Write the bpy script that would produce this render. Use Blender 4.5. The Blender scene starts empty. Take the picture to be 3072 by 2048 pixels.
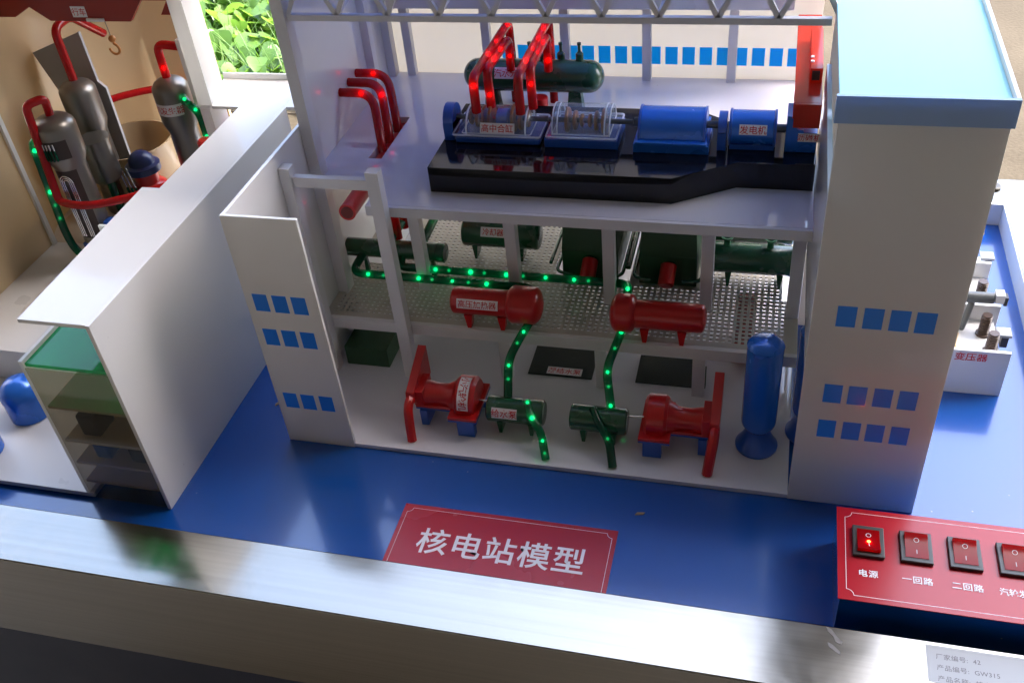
import bpy, math, random
from mathutils import Vector, Matrix
random.seed(7)
sc = bpy.context.scene
col = sc.collection
S = 0.01                       # geometry below is written in centimetres

# ------------------------------------------------------------------ camera
cam_d = bpy.data.cameras.new('camera'); cam = bpy.data.objects.new('camera', cam_d); col.objects.link(cam)
cam_d.sensor_width = 36.0; cam_d.lens = 34.44; cam_d.clip_start = 0.02; cam_d.clip_end = 400
def cam_axes(yaw, pitch, roll):
    f = Vector((math.sin(yaw)*math.cos(pitch), math.cos(yaw)*math.cos(pitch), -math.sin(pitch)))
    r = f.cross(Vector((0, 0, 1))).normalized(); u = r.cross(f)
    r2 = math.cos(roll)*r + math.sin(roll)*u; u2 = -math.sin(roll)*r + math.cos(roll)*u
    return r2, u2, f
r_, u_, f_ = cam_axes(-0.3085248, 0.67992499, -0.10993267)
cam.matrix_world = Matrix(((r_.x, u_.x, -f_.x, .4557), (r_.y, u_.y, -f_.y, -.6405), (r_.z, u_.z, -f_.z, .70), (0, 0, 0, 1)))
sc.camera = cam

# ------------------------------------------------------------------ sky, sun, exposure
SUN_EL, SUN_AZ = math.radians(58), math.radians(86)      # azimuth measured from +Y towards +X
w = bpy.data.worlds.new("World"); sc.world = w; w.use_nodes = True
wn = w.node_tree.nodes; wl = w.node_tree.links
bg = wn['Background']; sky = wn.new('ShaderNodeTexSky'); sky.sky_type = 'NISHITA'; sky.sun_disc = False
sky.sun_elevation = SUN_EL; sky.sun_rotation = SUN_AZ; sky.altitude = 50; sky.dust_density = 5.0; sky.air_density = 1.0
wl.new(sky.outputs[0], bg.inputs[0]); bg.inputs[1].default_value = 0.14
sl = bpy.data.lights.new('sun', 'SUN'); sl.energy = 2.0; sl.angle = math.radians(.5); sl.color = (1, .95, .87)
so = bpy.data.objects.new('sun', sl); col.objects.link(so)
sd = Vector((math.sin(SUN_AZ)*math.cos(SUN_EL), math.cos(SUN_AZ)*math.cos(SUN_EL), math.sin(SUN_EL)))
so.rotation_euler = sd.to_track_quat('Z', 'Y').to_euler(); so.location = sd*5
vs = sc.view_settings; vs.view_transform = 'Standard'; vs.look = 'None'; vs.gamma = 1; vs.exposure = 3.4; vs.use_curve_mapping = False
sc.cycles.max_bounces = 10; sc.cycles.transparent_max_bounces = 16; sc.cycles.transmission_bounces = 10; sc.cycles.diffuse_bounces = 6
sc.cycles.caustics_reflective = False; sc.cycles.caustics_refractive = False
sc.cycles.sample_clamp_indirect = 6
sc.cycles.use_denoising = True

# ------------------------------------------------------------------ materials
MATS = {}
def new_mat(name):
    m = bpy.data.materials.new(name); m.use_nodes = True
    nt = m.node_tree; nt.nodes.clear()
    out = nt.nodes.new('ShaderNodeOutputMaterial')
    MATS[name] = m
    return m, nt.nodes, nt.links, out
def vary(nodes, links, base, amt=.06, scale=18.0):
    """base colour with a faint cloudy unevenness"""
    tc = nodes.new('ShaderNodeTexCoord'); no = nodes.new('ShaderNodeTexNoise'); no.inputs['Scale'].default_value = scale
    no.inputs['Detail'].default_value = 4
    links.new(tc.outputs['Object'], no.inputs['Vector'])
    mx = nodes.new('ShaderNodeMix'); mx.data_type = 'RGBA'
    mx.inputs[6].default_value = (*[c*(1-amt) for c in base], 1); mx.inputs[7].default_value = (*[min(1, c*(1+amt)) for c in base], 1)
    links.new(no.outputs['Fac'], mx.inputs[0])
    return mx.outputs[2], no
def pbr(name, base, rough=.4, metal=0., spec=.5, coat=0., amt=.06, scale=18., rvar=.08, bump=0., bscale=300):
    m, n, l, out = new_mat(name)
    p = n.new('ShaderNodeBsdfPrincipled'); c, no = vary(n, l, base, amt, scale)
    l.new(c, p.inputs['Base Color']); p.inputs['Metallic'].default_value = metal
    p.inputs['Specular IOR Level'].default_value = spec; p.inputs['Coat Weight'].default_value = coat; p.inputs['Coat Roughness'].default_value = .08
    mr = n.new('ShaderNodeMapRange'); mr.inputs[3].default_value = max(0.02, rough-rvar); mr.inputs[4].default_value = rough+rvar
    l.new(no.outputs['Fac'], mr.inputs[0]); l.new(mr.outputs[0], p.inputs['Roughness'])
    if bump:
        tc = n.new('ShaderNodeTexCoord'); nb = n.new('ShaderNodeTexNoise'); nb.inputs['Scale'].default_value = bscale
        b = n.new('ShaderNodeBump'); b.inputs['Strength'].default_value = bump; b.inputs['Distance'].default_value = .0004
        l.new(tc.outputs['Object'], nb.inputs['Vector']); l.new(nb.outputs['Fac'], b.inputs['Height']); l.new(b.outputs[0], p.inputs['Normal'])
    l.new(p.outputs[0], out.inputs[0])
    return m
def acrylic(name, base, trans, rough=.12, tcol=None, tfac=.4, clear=0., spec=.5):
    """opal acrylic sheet: diffuse and glossy in front, some of the light passes through"""
    m, n, l, out = new_mat(name)
    p = n.new('ShaderNodeBsdfPrincipled'); c, no = vary(n, l, base, .05, 7.)
    l.new(c, p.inputs['Base Color']); p.inputs['Specular IOR Level'].default_value = spec
    mr = n.new('ShaderNodeMapRange'); mr.inputs[3].default_value = max(.03, rough-.04); mr.inputs[4].default_value = rough+.05
    l.new(no.outputs['Fac'], mr.inputs[0]); l.new(mr.outputs[0], p.inputs['Roughness'])
    t = n.new('ShaderNodeBsdfTranslucent'); t.inputs[0].default_value = (*(tcol or base), 1)
    mx = n.new('ShaderNodeMixShader'); mx.inputs[0].default_value = tfac
    l.new(p.outputs[0], mx.inputs[1]); l.new(t.outputs[0], mx.inputs[2]); sh = mx.outputs[0]
    if clear:
        tr = n.new('ShaderNodeBsdfTransparent'); tr.inputs[0].default_value = (*(tcol or base), 1)
        m2 = n.new('ShaderNodeMixShader'); m2.inputs[0].default_value = clear
        l.new(sh, m2.inputs[1]); l.new(tr.outputs[0], m2.inputs[2]); sh = m2.outputs[0]
    l.new(sh, out.inputs[0])
    return m
def clear_sheet(name, tint, gloss_rough=.04, haze=.06):
    m, n, l, out = new_mat(name)
    tr = n.new('ShaderNodeBsdfTransparent'); tr.inputs[0].default_value = (*tint, 1)
    g = n.new('ShaderNodeBsdfGlossy'); g.inputs['Roughness'].default_value = gloss_rough
    d = n.new('ShaderNodeBsdfDiffuse'); d.inputs[0].default_value = (.8, .85, .9, 1)
    fr = n.new('ShaderNodeFresnel'); ge = n.new('ShaderNodeNewGeometry'); mr = n.new('ShaderNodeMapRange')
    mr.inputs[3].default_value = 1.49; mr.inputs[4].default_value = 1/1.49; l.new(ge.outputs['Backfacing'], mr.inputs[0]); l.new(mr.outputs[0], fr.inputs[0])
    m0 = n.new('ShaderNodeMixShader'); m0.inputs[0].default_value = haze
    l.new(tr.outputs[0], m0.inputs[1]); l.new(d.outputs[0], m0.inputs[2])
    m1 = n.new('ShaderNodeMixShader'); l.new(fr.outputs[0], m1.inputs[0]); l.new(m0.outputs[0], m1.inputs[1]); l.new(g.outputs[0], m1.inputs[2])
    l.new(m1.outputs[0], out.inputs[0])
    return m
def glow(name, colr, strength):
    m, n, l, out = new_mat(name); e = n.new('ShaderNodeEmission'); e.inputs[0].default_value = (*colr, 1); e.inputs[1].default_value = strength
    l.new(e.outputs[0], out.inputs[0]); return m

WHITE = acrylic('white acrylic', (.76, .745, .715), .4, .10, (.80, .76, .68), .26)
WHITE_BACK = acrylic('back wall acrylic', (.78, .76, .72), .5, .16, (.90, .83, .72), .47)
PERF = pbr('perforated sheet', (.42, .39, .345), .4, amt=.08, scale=12)
WHITE_LOW = acrylic('lower back wall acrylic', (.78, .76, .72), .5, .16, (.96, .90, .78), .78)
WHITE_SOLID = pbr('white plastic', (.60, .60, .60), .3, amt=.03)
POST = pbr('white post plastic', (.62, .62, .64), .38, amt=.03)
WHITE_DENSE = acrylic('dense white acrylic', (.72, .72, .72), .3, .05, (.8, .77, .70), .10, spec=.8)
DECK = acrylic('white deck acrylic', (.66, .66, .72), .3, .05, (.75, .74, .72), .06, spec=.9)
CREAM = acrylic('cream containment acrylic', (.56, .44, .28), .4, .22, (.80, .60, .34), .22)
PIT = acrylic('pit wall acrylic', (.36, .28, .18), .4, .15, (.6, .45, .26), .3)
WHITE_THIN = acrylic('thin white acrylic', (.76, .76, .74), .4, .12, (.88, .86, .80), .5)
CREAM_FLOOR = acrylic('cream floor', (.62, .55, .45), .3, .18, (.7, .6, .45), .2)
BLUE_BOARD = pbr('blue board', (.002, .062, .31), .20, spec=.7, coat=.7, amt=.05, scale=7, rvar=.05, bump=.05, bscale=900)
WIN = acrylic('blue window film', (.035, .27, .90), .3, .2, (.03, .30, .95), .15)
WIN_BACKLIT = acrylic('backlit blue window film', (.02, .30, .95), .3, .25, (.06, .62, 1.0), .85)  # brighter copy of the window film, light from behind put into it
SKY_TINT = acrylic('sky tinted roof acrylic', (.38, .74, .81), .3, .22, (.5, .88, .95), .25, spec=.2)  # cyan base puts the blue skylight into the roof's colour
ROOF_BLUE = acrylic('pale blue roof sheet', (.42, .55, .85), .3, .2, (.52, .68, 1.0), .42)
FASCIA = acrylic('grey blue fascia', (.36, .50, .68), .3, .22, (.2, .4, .7), .25)
BLACK = pbr('black gloss acrylic', (.006, .007, .012), .07, amt=.02, rvar=.03)
BLUE = pbr('blue metallic paint', (.012, .13, .56), .26, metal=.25, coat=.35)
NAVY_PAINT = pbr('navy paint', (.008, .022, .10), .35)
BLUE_SAT = pbr('blue plastic', (.015, .085, .42), .3, coat=.2)
DGREEN = pbr('dark green paint', (.012, .075, .036), .27, coat=.3)
LIT_GREEN = pbr('lit green paint', (.02, .15, .065), .3, coat=.3)  # lighter green puts the nozzles' back-light highlight into the colour
DGREEN_MATT = pbr('dark green matt', (.016, .062, .026), .45)
PIT_SHADE = pbr('painted pit shade', (.003, .010, .007), .5, spec=.25)  # dark colour painting the shade of sunken floor openings
RED = pbr('red paint', (.46, .006, .007), .32, coat=.15)
CRANE_RED = acrylic('red acrylic', (.48, .035, .018), .3, .10, (.9, .10, .03), .42)
POLAR_RED = acrylic('dull red acrylic', (.30, .030, .020), .3, .25, (.5, .06, .03), .12)
RED_TUBE = acrylic('red lamp tube', (.36, .008, .011), .4, .16, (.8, .02, .02), .12, clear=.22)
GREEN_TUBE = acrylic('green lamp tube', (.003, .060, .036), .4, .14, (.02, .5, .25), .10, clear=.25)
RED_LED = glow('red lamp', (1.0, .035, .02), 1.4)
SWITCH_LED = glow('switch lamp', (1.0, .06, .015), 3.0)
GREEN_LED = glow('green lamp', (.05, 1.0, .46), 1.3)
GREEN_DIM = glow('weak green lamp', (.05, 1.0, .46), .3)
STEEL_PIPE = pbr('dull steel', (.30, .30, .29), .32, metal=.9)
GUN = pbr('gunmetal drum', (.20, .185, .165), .33, metal=.75)
DARK_CUT = pbr('dark cutaway', (.03, .018, .015), .5)
SILVER = pbr('silver rod', (.75, .75, .74), .25, metal=.9)
COPPER = pbr('copper disc', (.25, .095, .025), .38, metal=.45)
SHAFT = pbr('shaft steel', (.10, .11, .12), .35, metal=.7)
CLEAR = clear_sheet('clear acrylic', (.90, .94, .97), .05, .10)
EDGE = acrylic('painted edge glow', (.80, .84, .90), .4, .08, (.9, .95, 1.0), .4, clear=.25)  # pale tubes paint the light glowing in cut acrylic edges
def add_specks(m, scale, thr, colr):
    n, l = m.node_tree.nodes, m.node_tree.links; p = [k for k in n if k.type == 'BSDF_PRINCIPLED'][0]
    src = p.inputs['Base Color'].links[0].from_socket
    tc = n.new('ShaderNodeTexCoord'); v = n.new('ShaderNodeTexVoronoi'); v.inputs['Scale'].default_value = scale; v.inputs['Randomness'].default_value = 1
    l.new(tc.outputs['Object'], v.inputs['Vector'])
    big = n.new('ShaderNodeTexNoise'); big.inputs['Scale'].default_value = scale*.16; l.new(tc.outputs['Object'], big.inputs['Vector'])
    r = n.new('ShaderNodeMapRange'); r.inputs[1].default_value = thr; r.inputs[2].default_value = thr*.5; r.inputs[3].default_value = 0; r.inputs[4].default_value = 1; l.new(v.outputs['Distance'], r.inputs[0])
    g = n.new('ShaderNodeMapRange'); g.inputs[1].default_value = .52; g.inputs[2].default_value = .62; l.new(big.outputs['Fac'], g.inputs[0])
    mu = n.new('ShaderNodeMath'); mu.operation = 'MULTIPLY'; l.new(r.outputs[0], mu.inputs[0]); l.new(g.outputs[0], mu.inputs[1])
    m2 = n.new('ShaderNodeMath'); m2.operation = 'MULTIPLY'; m2.inputs[1].default_value = .55; l.new(mu.outputs[0], m2.inputs[0])
    mx = n.new('ShaderNodeMix'); mx.data_type = 'RGBA'; mx.inputs[7].default_value = (*colr, 1); l.new(m2.outputs[0], mx.inputs[0]); l.new(src, mx.inputs[6]); l.new(mx.outputs[2], p.inputs['Base Color'])
add_specks(BLUE_BOARD, 55, .055, (.35, .36, .38)); add_specks(WHITE_SOLID, 45, .04, (.3, .28, .25)); add_specks(WHITE, 34, .045, (.35, .32, .28)); add_specks(DECK, 40, .045, (.3, .29, .28)); add_specks(SKY_TINT, 30, .05, (.3, .3, .28)); add_specks(BLACK, 60, .05, (.2, .2, .2))
GREEN_GLASS = acrylic('green glass', (.10, .48, .28), .3, .04, (.14, .88, .42), .35, clear=.5, spec=1.0)
SMOKE = clear_sheet('smoked front', (.86, .82, .74), .05, .03)
STICK = pbr('white sticker', (.74, .72, .74), .5, amt=.03)
PAPER = pbr('grey paper', (.42, .44, .46), .6, amt=.03)
RED_INK = pbr('red ink', (.55, .012, .018), .5, amt=.03)
WHITE_INK = pbr('white ink', (.72, .70, .76), .5, amt=.03)
GREY_INK = pbr('grey ink', (.13, .12, .13), .6, amt=.03)
PLATE_RED = pbr('red plate', (.36, .008, .018), .26, amt=.05, scale=10)
SWITCH_BLACK = pbr('switch black', (.035, .038, .04), .42)
ROCKER = acrylic('red rocker', (.30, .003, .006), .3, .12, (.9, .02, .02), .25, clear=.2, spec=.35)
GREY = pbr('grey plastic', (.30, .31, .32), .35)
GREY_DARK = pbr('dark grey enamel', (.085, .095, .10), .35)
DARK = pbr('dark plastic', (.03, .028, .028), .45)
BROWN = pbr('brown ceramic', (.075, .045, .032), .32)
YELLOW = pbr('yellow ceramic', (.62, .34, .02), .3)
GOLD = pbr('orange hook paint', (.55, .22, .05), .4)
RIM_STRIP = pbr('pale rim strip', (.50, .52, .54), .5)
NAVY = pbr('navy cabinet', (.010, .016, .038), .45)
CABLE = pbr('grey cable', (.16, .15, .14), .5)
CHIP = pbr('wood chip', (.30, .20, .11), .8)

def steel():
    m, n, l, out = new_mat('brushed steel')
    p = n.new('ShaderNodeBsdfPrincipled'); p.inputs['Metallic'].default_value = 1
    tc = n.new('ShaderNodeTexCoord'); mp = n.new('ShaderNodeMapping'); mp.inputs['Scale'].default_value = (1.6, 420, 420)
    no = n.new('ShaderNodeTexNoise'); no.inputs['Scale'].default_value = 1; no.inputs['Detail'].default_value = 5
    l.new(tc.outputs['Object'], mp.inputs[0]); l.new(mp.outputs[0], no.inputs['Vector'])
    bl = n.new('ShaderNodeTexNoise'); bl.inputs['Scale'].default_value = 16; bl.inputs['Detail'].default_value = 4; bl.inputs['Distortion'].default_value = 1.6
    l.new(tc.outputs['Object'], bl.inputs['Vector'])
    cr = n.new('ShaderNodeMix'); cr.data_type = 'RGBA'; cr.inputs[6].default_value = (.26, .245, .208, 1); cr.inputs[7].default_value = (.38, .362, .318, 1)
    l.new(no.outputs['Fac'], cr.inputs[0]); l.new(cr.outputs[2], p.inputs['Base Color'])
    mr = n.new('ShaderNodeMapRange'); mr.inputs[1].default_value = .3; mr.inputs[2].default_value = .75; mr.inputs[3].default_value = .13; mr.inputs[4].default_value = .21
    l.new(bl.outputs['Fac'], mr.inputs[0]); l.new(mr.outputs[0], p.inputs['Roughness'])
    p.inputs['Anisotropic'].default_value = .6
    cx = n.new('ShaderNodeCombineXYZ'); cx.inputs[0].default_value = 1; l.new(cx.outputs[0], p.inputs['Tangent'])
    b = n.new('ShaderNodeBump'); b.inputs['Strength'].default_value = .03; b.inputs['Distance'].default_value = .0002
    l.new(no.outputs['Fac'], b.inputs['Height']); l.new(b.outputs[0], p.inputs['Normal'])
    l.new(p.outputs[0], out.inputs[0]); return m
STEEL = steel()

def concrete():
    m, n, l, out = new_mat('pale concrete')
    p = n.new('ShaderNodeBsdfPrincipled'); p.inputs['Roughness'].default_value = .9; p.inputs['Specular IOR Level'].default_value = .15
    tc = n.new('ShaderNodeTexCoord'); a = n.new('ShaderNodeTexNoise'); a.inputs['Scale'].default_value = 3; a.inputs['Detail'].default_value = 8
    b = n.new('ShaderNodeTexNoise'); b.inputs['Scale'].default_value = 90; b.inputs['Detail'].default_value = 3
    l.new(tc.outputs['Object'], a.inputs['Vector']); l.new(tc.outputs['Object'], b.inputs['Vector'])
    r = n.new('ShaderNodeValToRGB'); r.color_ramp.elements[0].position = .3; r.color_ramp.elements[0].color = (.036, .029, .020, 1); r.color_ramp.elements[1].position = .7; r.color_ramp.elements[1].color = (.056, .046, .033, 1)
    l.new(a.outputs['Fac'], r.inputs[0])
    mx = n.new('ShaderNodeMix'); mx.data_type = 'RGBA'; mx.blend_type = 'MULTIPLY'; mx.inputs[0].default_value = .55
    r2 = n.new('ShaderNodeValToRGB'); r2.color_ramp.elements[0].position = .35; r2.color_ramp.elements[0].color = (.7, .68, .64, 1); r2.color_ramp.elements[1].position = .6
    l.new(b.outputs['Fac'], r2.inputs[0]); l.new(r.outputs[0], mx.inputs[6]); l.new(r2.outputs[0], mx.inputs[7])
    l.new(mx.outputs[2], p.inputs['Base Color'])
    bp = n.new('ShaderNodeBump'); bp.inputs['Strength'].default_value = .4; bp.inputs['Distance'].default_value = .004; l.new(b.outputs['Fac'], bp.inputs['Height']); l.new(bp.outputs[0], p.inputs['Normal'])
    l.new(p.outputs[0], out.inputs[0]); return m
CONCRETE = concrete()
def leaf_mat(name, c0, c1, tc_):
    m, n, l, out = new_mat(name)
    d = n.new('ShaderNodeBsdfPrincipled'); d.inputs['Roughness'].default_value = .45
    g = n.new('ShaderNodeNewGeometry'); r = n.new('ShaderNodeMix'); r.data_type = 'RGBA'
    r.inputs[6].default_value = (*c0, 1); r.inputs[7].default_value = (*c1, 1); l.new(g.outputs['Random Per Island'], r.inputs[0])
    l.new(r.outputs[2], d.inputs['Base Color'])
    t = n.new('ShaderNodeBsdfTranslucent'); t.inputs[0].default_value = (*tc_, 1)
    mx = n.new('ShaderNodeMixShader'); mx.inputs[0].default_value = .35
    l.new(d.outputs[0], mx.inputs[1]); l.new(t.outputs[0], mx.inputs[2]); l.new(mx.outputs[0], out.inputs[0]); return m
LEAF = leaf_mat('vine leaf', (.03, .075, .011), (.085, .16, .03), (.22, .42, .05))
GRASS = leaf_mat('grass blade', (.03, .075, .011), (.09, .15, .03), (.2, .42, .06))
SOIL = pbr('dark soil', (.07, .055, .04), .95, amt=.4, scale=30)
CEIL = pbr('ceiling plaster', (.34, .33, .315), .8)
WALLM = pbr('added shed wall', (.52, .465, .40), .85)
DARKFLOOR = pbr('added shed floor', (.30, .265, .22), .8)

# ------------------------------------------------------------------ mesh helpers
class MB:
    def __init__(self): self.v = []; self.f = []
    def add(self, vs, fs):
        o = len(self.v); self.v += [tuple(p) for p in vs]; self.f += [tuple(i+o for i in q) for q in fs]; return self
    def box(self, x0, x1, y0, y1, z0, z1):
        return self.add([(x0,y0,z0),(x1,y0,z0),(x1,y1,z0),(x0,y1,z0),(x0,y0,z1),(x1,y0,z1),(x1,y1,z1),(x0,y1,z1)],
                        [(0,3,2,1),(4,5,6,7),(0,1,5,4),(1,2,6,5),(2,3,7,6),(3,0,4,7)])
    def prism(self, pts, axis, a, b):
        """polygon pts in the two other axes (order xyz), extruded from a to b along axis"""
        def mk(p, t):
            q = list(p); q.insert(axis, t); return tuple(q)
        n = len(pts)
        vs = [mk(p, a) for p in pts] + [mk(p, b) for p in pts]
        area = sum(pts[i][0]*pts[(i+1) % n][1]-pts[(i+1) % n][0]*pts[i][1] for i in range(n))
        flip = (area < 0) != (axis == 1)
        fs = [tuple(reversed(range(n))), tuple(range(n, 2*n))] + [(i, (i+1) % n, n+(i+1) % n, n+i) for i in range(n)]
        if flip: fs = [tuple(reversed(q)) for q in fs]
        return self.add(vs, fs)
    def lathe(self, prof, p0, axis=(0, 0, 1), n=32, a0=0, a1=2*math.pi):
        """prof: list of (radius, distance along axis) from p0"""
        ax = Vector(axis).normalized(); t = Vector((1, 0, 0)) if abs(ax.x) < .9 else Vector((0, 1, 0))
        u = ax.cross(t).normalized(); v = ax.cross(u); p0 = Vector(p0)
        full = abs(a1-a0-2*math.pi) < 1e-6; m = n if full else n+1
        vs = []; fs = []
        for (r, h) in prof:
            for i in range(m):
                a = a0+(a1-a0)*i/n; vs.append(p0+ax*h+(u*math.cos(a)+v*math.sin(a))*max(r, 1e-4))
        for j in range(len(prof)-1):
            for i in range(n):
                k = (i+1) % m
                fs.append((j*m+i, j*m+k, (j+1)*m+k, (j+1)*m+i))
        return self.add(vs, [tuple(reversed(q)) for q in fs] if False else fs)
    def cyl(self, p0, p1, r, r1=None, n=28, bev=.0):
        p0 = Vector(p0); d = Vector(p1)-p0; L = d.length; r1 = r if r1 is None else r1
        b = min(bev, L/3)
        prof = [(0, 0), (r-b, 0), (r, b), (r1, L-b), (r1-b, L), (0, L)] if b else [(0, 0), (r, 0), (r, L), (r1, L), (0, L)] if r1 == r else [(0, 0), (r, 0), (r1, L), (0, L)]
        if not b and r1 == r: prof = [(0, 0), (r, 0), (r, L), (0, L)]
        return self.lathe(prof, p0, d, n)
    def tube(self, path, r, n=16, caps=True):
        P = [Vector(p) for p in path]; T = []
        for i in range(len(P)):
            T.append((P[min(i+1, len(P)-1)]-P[max(i-1, 0)]).normalized())
        u = T[0].cross(Vector((0, 0, 1)))
        if u.length < 1e-3: u = T[0].cross(Vector((1, 0, 0)))
        u.normalize(); vs = []; fs = []
        for i, p in enumerate(P):
            u = (u-T[i]*u.dot(T[i])).normalized(); v = T[i].cross(u)
            for k in range(n):
                a = 2*math.pi*k/n; vs.append(p+(u*math.cos(a)+v*math.sin(a))*r)
        for i in range(len(P)-1):
            for k in range(n):
                fs.append((i*n+k, i*n+(k+1) % n, (i+1)*n+(k+1) % n, (i+1)*n+k))
        if caps:
            fs.append(tuple(reversed(range(n)))); fs.append(tuple((len(P)-1)*n+k for k in range(n)))
        return self.add(vs, fs)
    def sphere(self, c, r, n=12, m=8):
        prof = [(r*math.sin(math.pi*j/m), -r*math.cos(math.pi*j/m)) for j in range(m+1)]
        return self.lathe(prof, c, (0, 0, 1), n)

def fillet(pts, r, seg=7):
    P = [Vector(p) for p in pts]; out = [P[0]]
    for i in range(1, len(P)-1):
        a = (P[i-1]-P[i]); b = (P[i+1]-P[i]); t = min(r, a.length*.48, b.length*.48)
        A = P[i]+a.normalized()*t; B = P[i]+b.normalized()*t
        for k in range(seg+1):
            s = k/seg; out.append(A*(1-s)**2+P[i]*2*s*(1-s)+B*s*s)
    out.append(P[-1]); return out
def path_point(path, t):
    L = [0]
    for a, b in zip(path, path[1:]): L.append(L[-1]+(b-a).length)
    d = t*L[-1]
    for i in range(len(path)-1):
        if L[i+1] >= d:
            s = (d-L[i])/max(1e-6, L[i+1]-L[i]); return path[i].lerp(path[i+1], s)
    return path[-1]

def thing(name, label, cat, base, group=None):
    o = bpy.data.objects.new(name, None); o.empty_display_size = .02
    o.location = Vector(base)*S; o['label'] = label; o['category'] = cat
    if group: o['group'] = group
    col.objects.link(o); return o
def root_of(o):
    while o.parent: o = o.parent
    return o
def build(mb, name, mat, parent=None, smooth=True, bevel=0., angle=35, label=None):
    off = root_of(parent).location if parent else Vector((0, 0, 0))
    me = bpy.data.meshes.new(name)
    me.from_pydata([Vector(p)*S-off for p in mb.v], [], mb.f); me.validate(); me.update()
    if smooth:
        me.shade_smooth(); me.set_sharp_from_angle(angle=math.radians(angle))
    me.materials.append(mat)
    o = bpy.data.objects.new(name, me); col.objects.link(o)
    if parent: o.parent = parent
    if bevel:
        b = o.modifiers.new('bevel', 'BEVEL'); b.width = bevel*S; b.segments = 2; b.limit_method = 'ANGLE'; b.angle_limit = math.radians(40); b.harden_normals = False
    if label: o['label'] = label
    return o
def B(parent, name, mat, x0, x1, y0, y1, z0, z1, bevel=.03, **k):
    return build(MB().box(x0, x1, y0, y1, z0, z1), name, mat, parent, bevel=bevel, **k)
def solo(mb, name, mat, label, cat, group=None, **k):
    """a thing that is one mesh: geometry centred on its own base"""
    xs = [p[0] for p in mb.v]; ys = [p[1] for p in mb.v]; zs = [p[2] for p in mb.v]
    o = build(mb, name, mat, None, **k)
    base = Vector(((min(xs)+max(xs))/2, (min(ys)+max(ys))/2, min(zs)))*S
    o.data.transform(Matrix.Translation(-base)); o.location = base
    o['label'] = label; o['category'] = cat
    if group: o['group'] = group
    return o

# ------------------------------------------------------------------ lettering
def glyphs(text, size, bold=0., align='CENTER', spacing=1.0):
    cu = bpy.data.curves.new('lettering', 'FONT'); cu.body = text; cu.size = 1.0; cu.align_x = align; cu.align_y = 'CENTER'
    cu.offset = bold; cu.resolution_u = 3; cu.space_character = spacing
    ob = bpy.data.objects.new('lettering', cu); col.objects.link(ob)
    dg = bpy.context.evaluated_depsgraph_get(); dg.update()
    me = bpy.data.meshes.new_from_object(ob.evaluated_get(dg))
    vs = [(v.co.x*size, v.co.y*size) for v in me.vertices]; fs = [tuple(p.vertices) for p in me.polygons]
    bpy.data.objects.remove(ob); bpy.data.curves.remove(cu); bpy.data.meshes.remove(me)
    if align == 'CENTER' and vs:
        cx_ = (min(v[0] for v in vs)+max(v[0] for v in vs))/2; cy_ = (min(v[1] for v in vs)+max(v[1] for v in vs))/2
        vs = [(a-cx_, b-cy_) for a, b in vs]
    return vs, fs
def write(parent, text, fn, size, mat, bold=.012, name='lettering', align='CENTER', sx=1.0, spacing=1.0):
    vs, fs = glyphs(text, size, bold, align, spacing)
    return build(MB().add([fn(a*sx, b, .03) for a, b in vs], fs), name, mat, parent, smooth=False)
def flat_map(o, u, v):
    o = Vector(o); u = Vector(u).normalized(); v = Vector(v).normalized(); nn = u.cross(v)
    return lambda a, b, h=0.: o+u*a+v*b+nn*h
def cylx_map(x, y0, z0, r, phi):
    """wraps onto a cylinder lying along x; phi 0 faces the front, 90 deg up"""
    def fn(a, b, h=0.):
        p = phi+b/r; return Vector((x+a, y0-(r+h)*math.cos(p), z0+(r+h)*math.sin(p)))
    return fn
def sticker(parent, text, fn, wd, ht, size=None, mat=RED_INK, bold=.01, sx=1.0, nx=14, ny=6):
    mb = MB(); vs = []; fs = []
    for j in range(ny+1):
        for i in range(nx+1):
            vs.append(fn(-wd/2+wd*i/nx, -ht/2+ht*j/ny, .012))
    for j in range(ny):
        for i in range(nx):
            a = j*(nx+1)+i; fs.append((a, a+1, a+nx+2, a+nx+1))
    st = build(mb.add(vs, fs), 'sticker', STICK, parent)
    write(st, text, fn, size or ht*.72, mat, bold, sx=sx)
    return st

def leds(parent, path, mat, r, ts, dim=()):
    for t in ts:
        p = path_point(path, t); build(MB().sphere(p, r*random.uniform(.75, 1.2)), 'led', mat, parent)
    for t in dim:
        p = path_point(path, t); build(MB().sphere(p, r*.8), 'led', GREEN_DIM, parent)
def lamp_pipe(name, pts, r, fr, tubemat, ledmat, ts, label, cat='pipe', group=None, dim=(), smoothpath=None):
    path = smoothpath or fillet(pts, fr)
    base = path[0] if path[0].z < path[-1].z else path[-1]
    t = thing(name, label, cat, base, group)
    build(MB().tube(path, r), 'tube', tubemat, t)
    leds(t, path, ledmat, r*.50, ts, dim)
    return t, path

# ================================================================== the setting
def structure(mb, name, mat, **k):
    o = build(mb, name, mat, None, **k); o['kind'] = 'structure'; return o
structure(MB().box(-6000, 6000, -1500, 9000, -90, -80), 'ground', CONCRETE, smooth=False)
structure(MB().box(-260, 270, -320, 40, -80, -79.5), 'floor', DARKFLOOR, smooth=False)  # added unseen floor, toned to set the bounce on the fronts
structure(MB().box(-520, 0, 226, 700, -80, -79.4), 'planting_bed', SOIL, smooth=False)
structure(MB().box(-260, 270, -320, 54, 180, 200), 'shade_ceiling', CEIL, smooth=False)  # unseen roof, its edge shaped to shade the model from sun and sky
structure(MB().box(-260, 270, -340, -320, -80, 180).box(-280, -260, -340, 130, -80, 200).box(270, 290, -340, 40, -80, 200), 'wall', WALLM, smooth=False)  # unseen walls, added to block side sky and bounce fill onto the fronts

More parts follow.
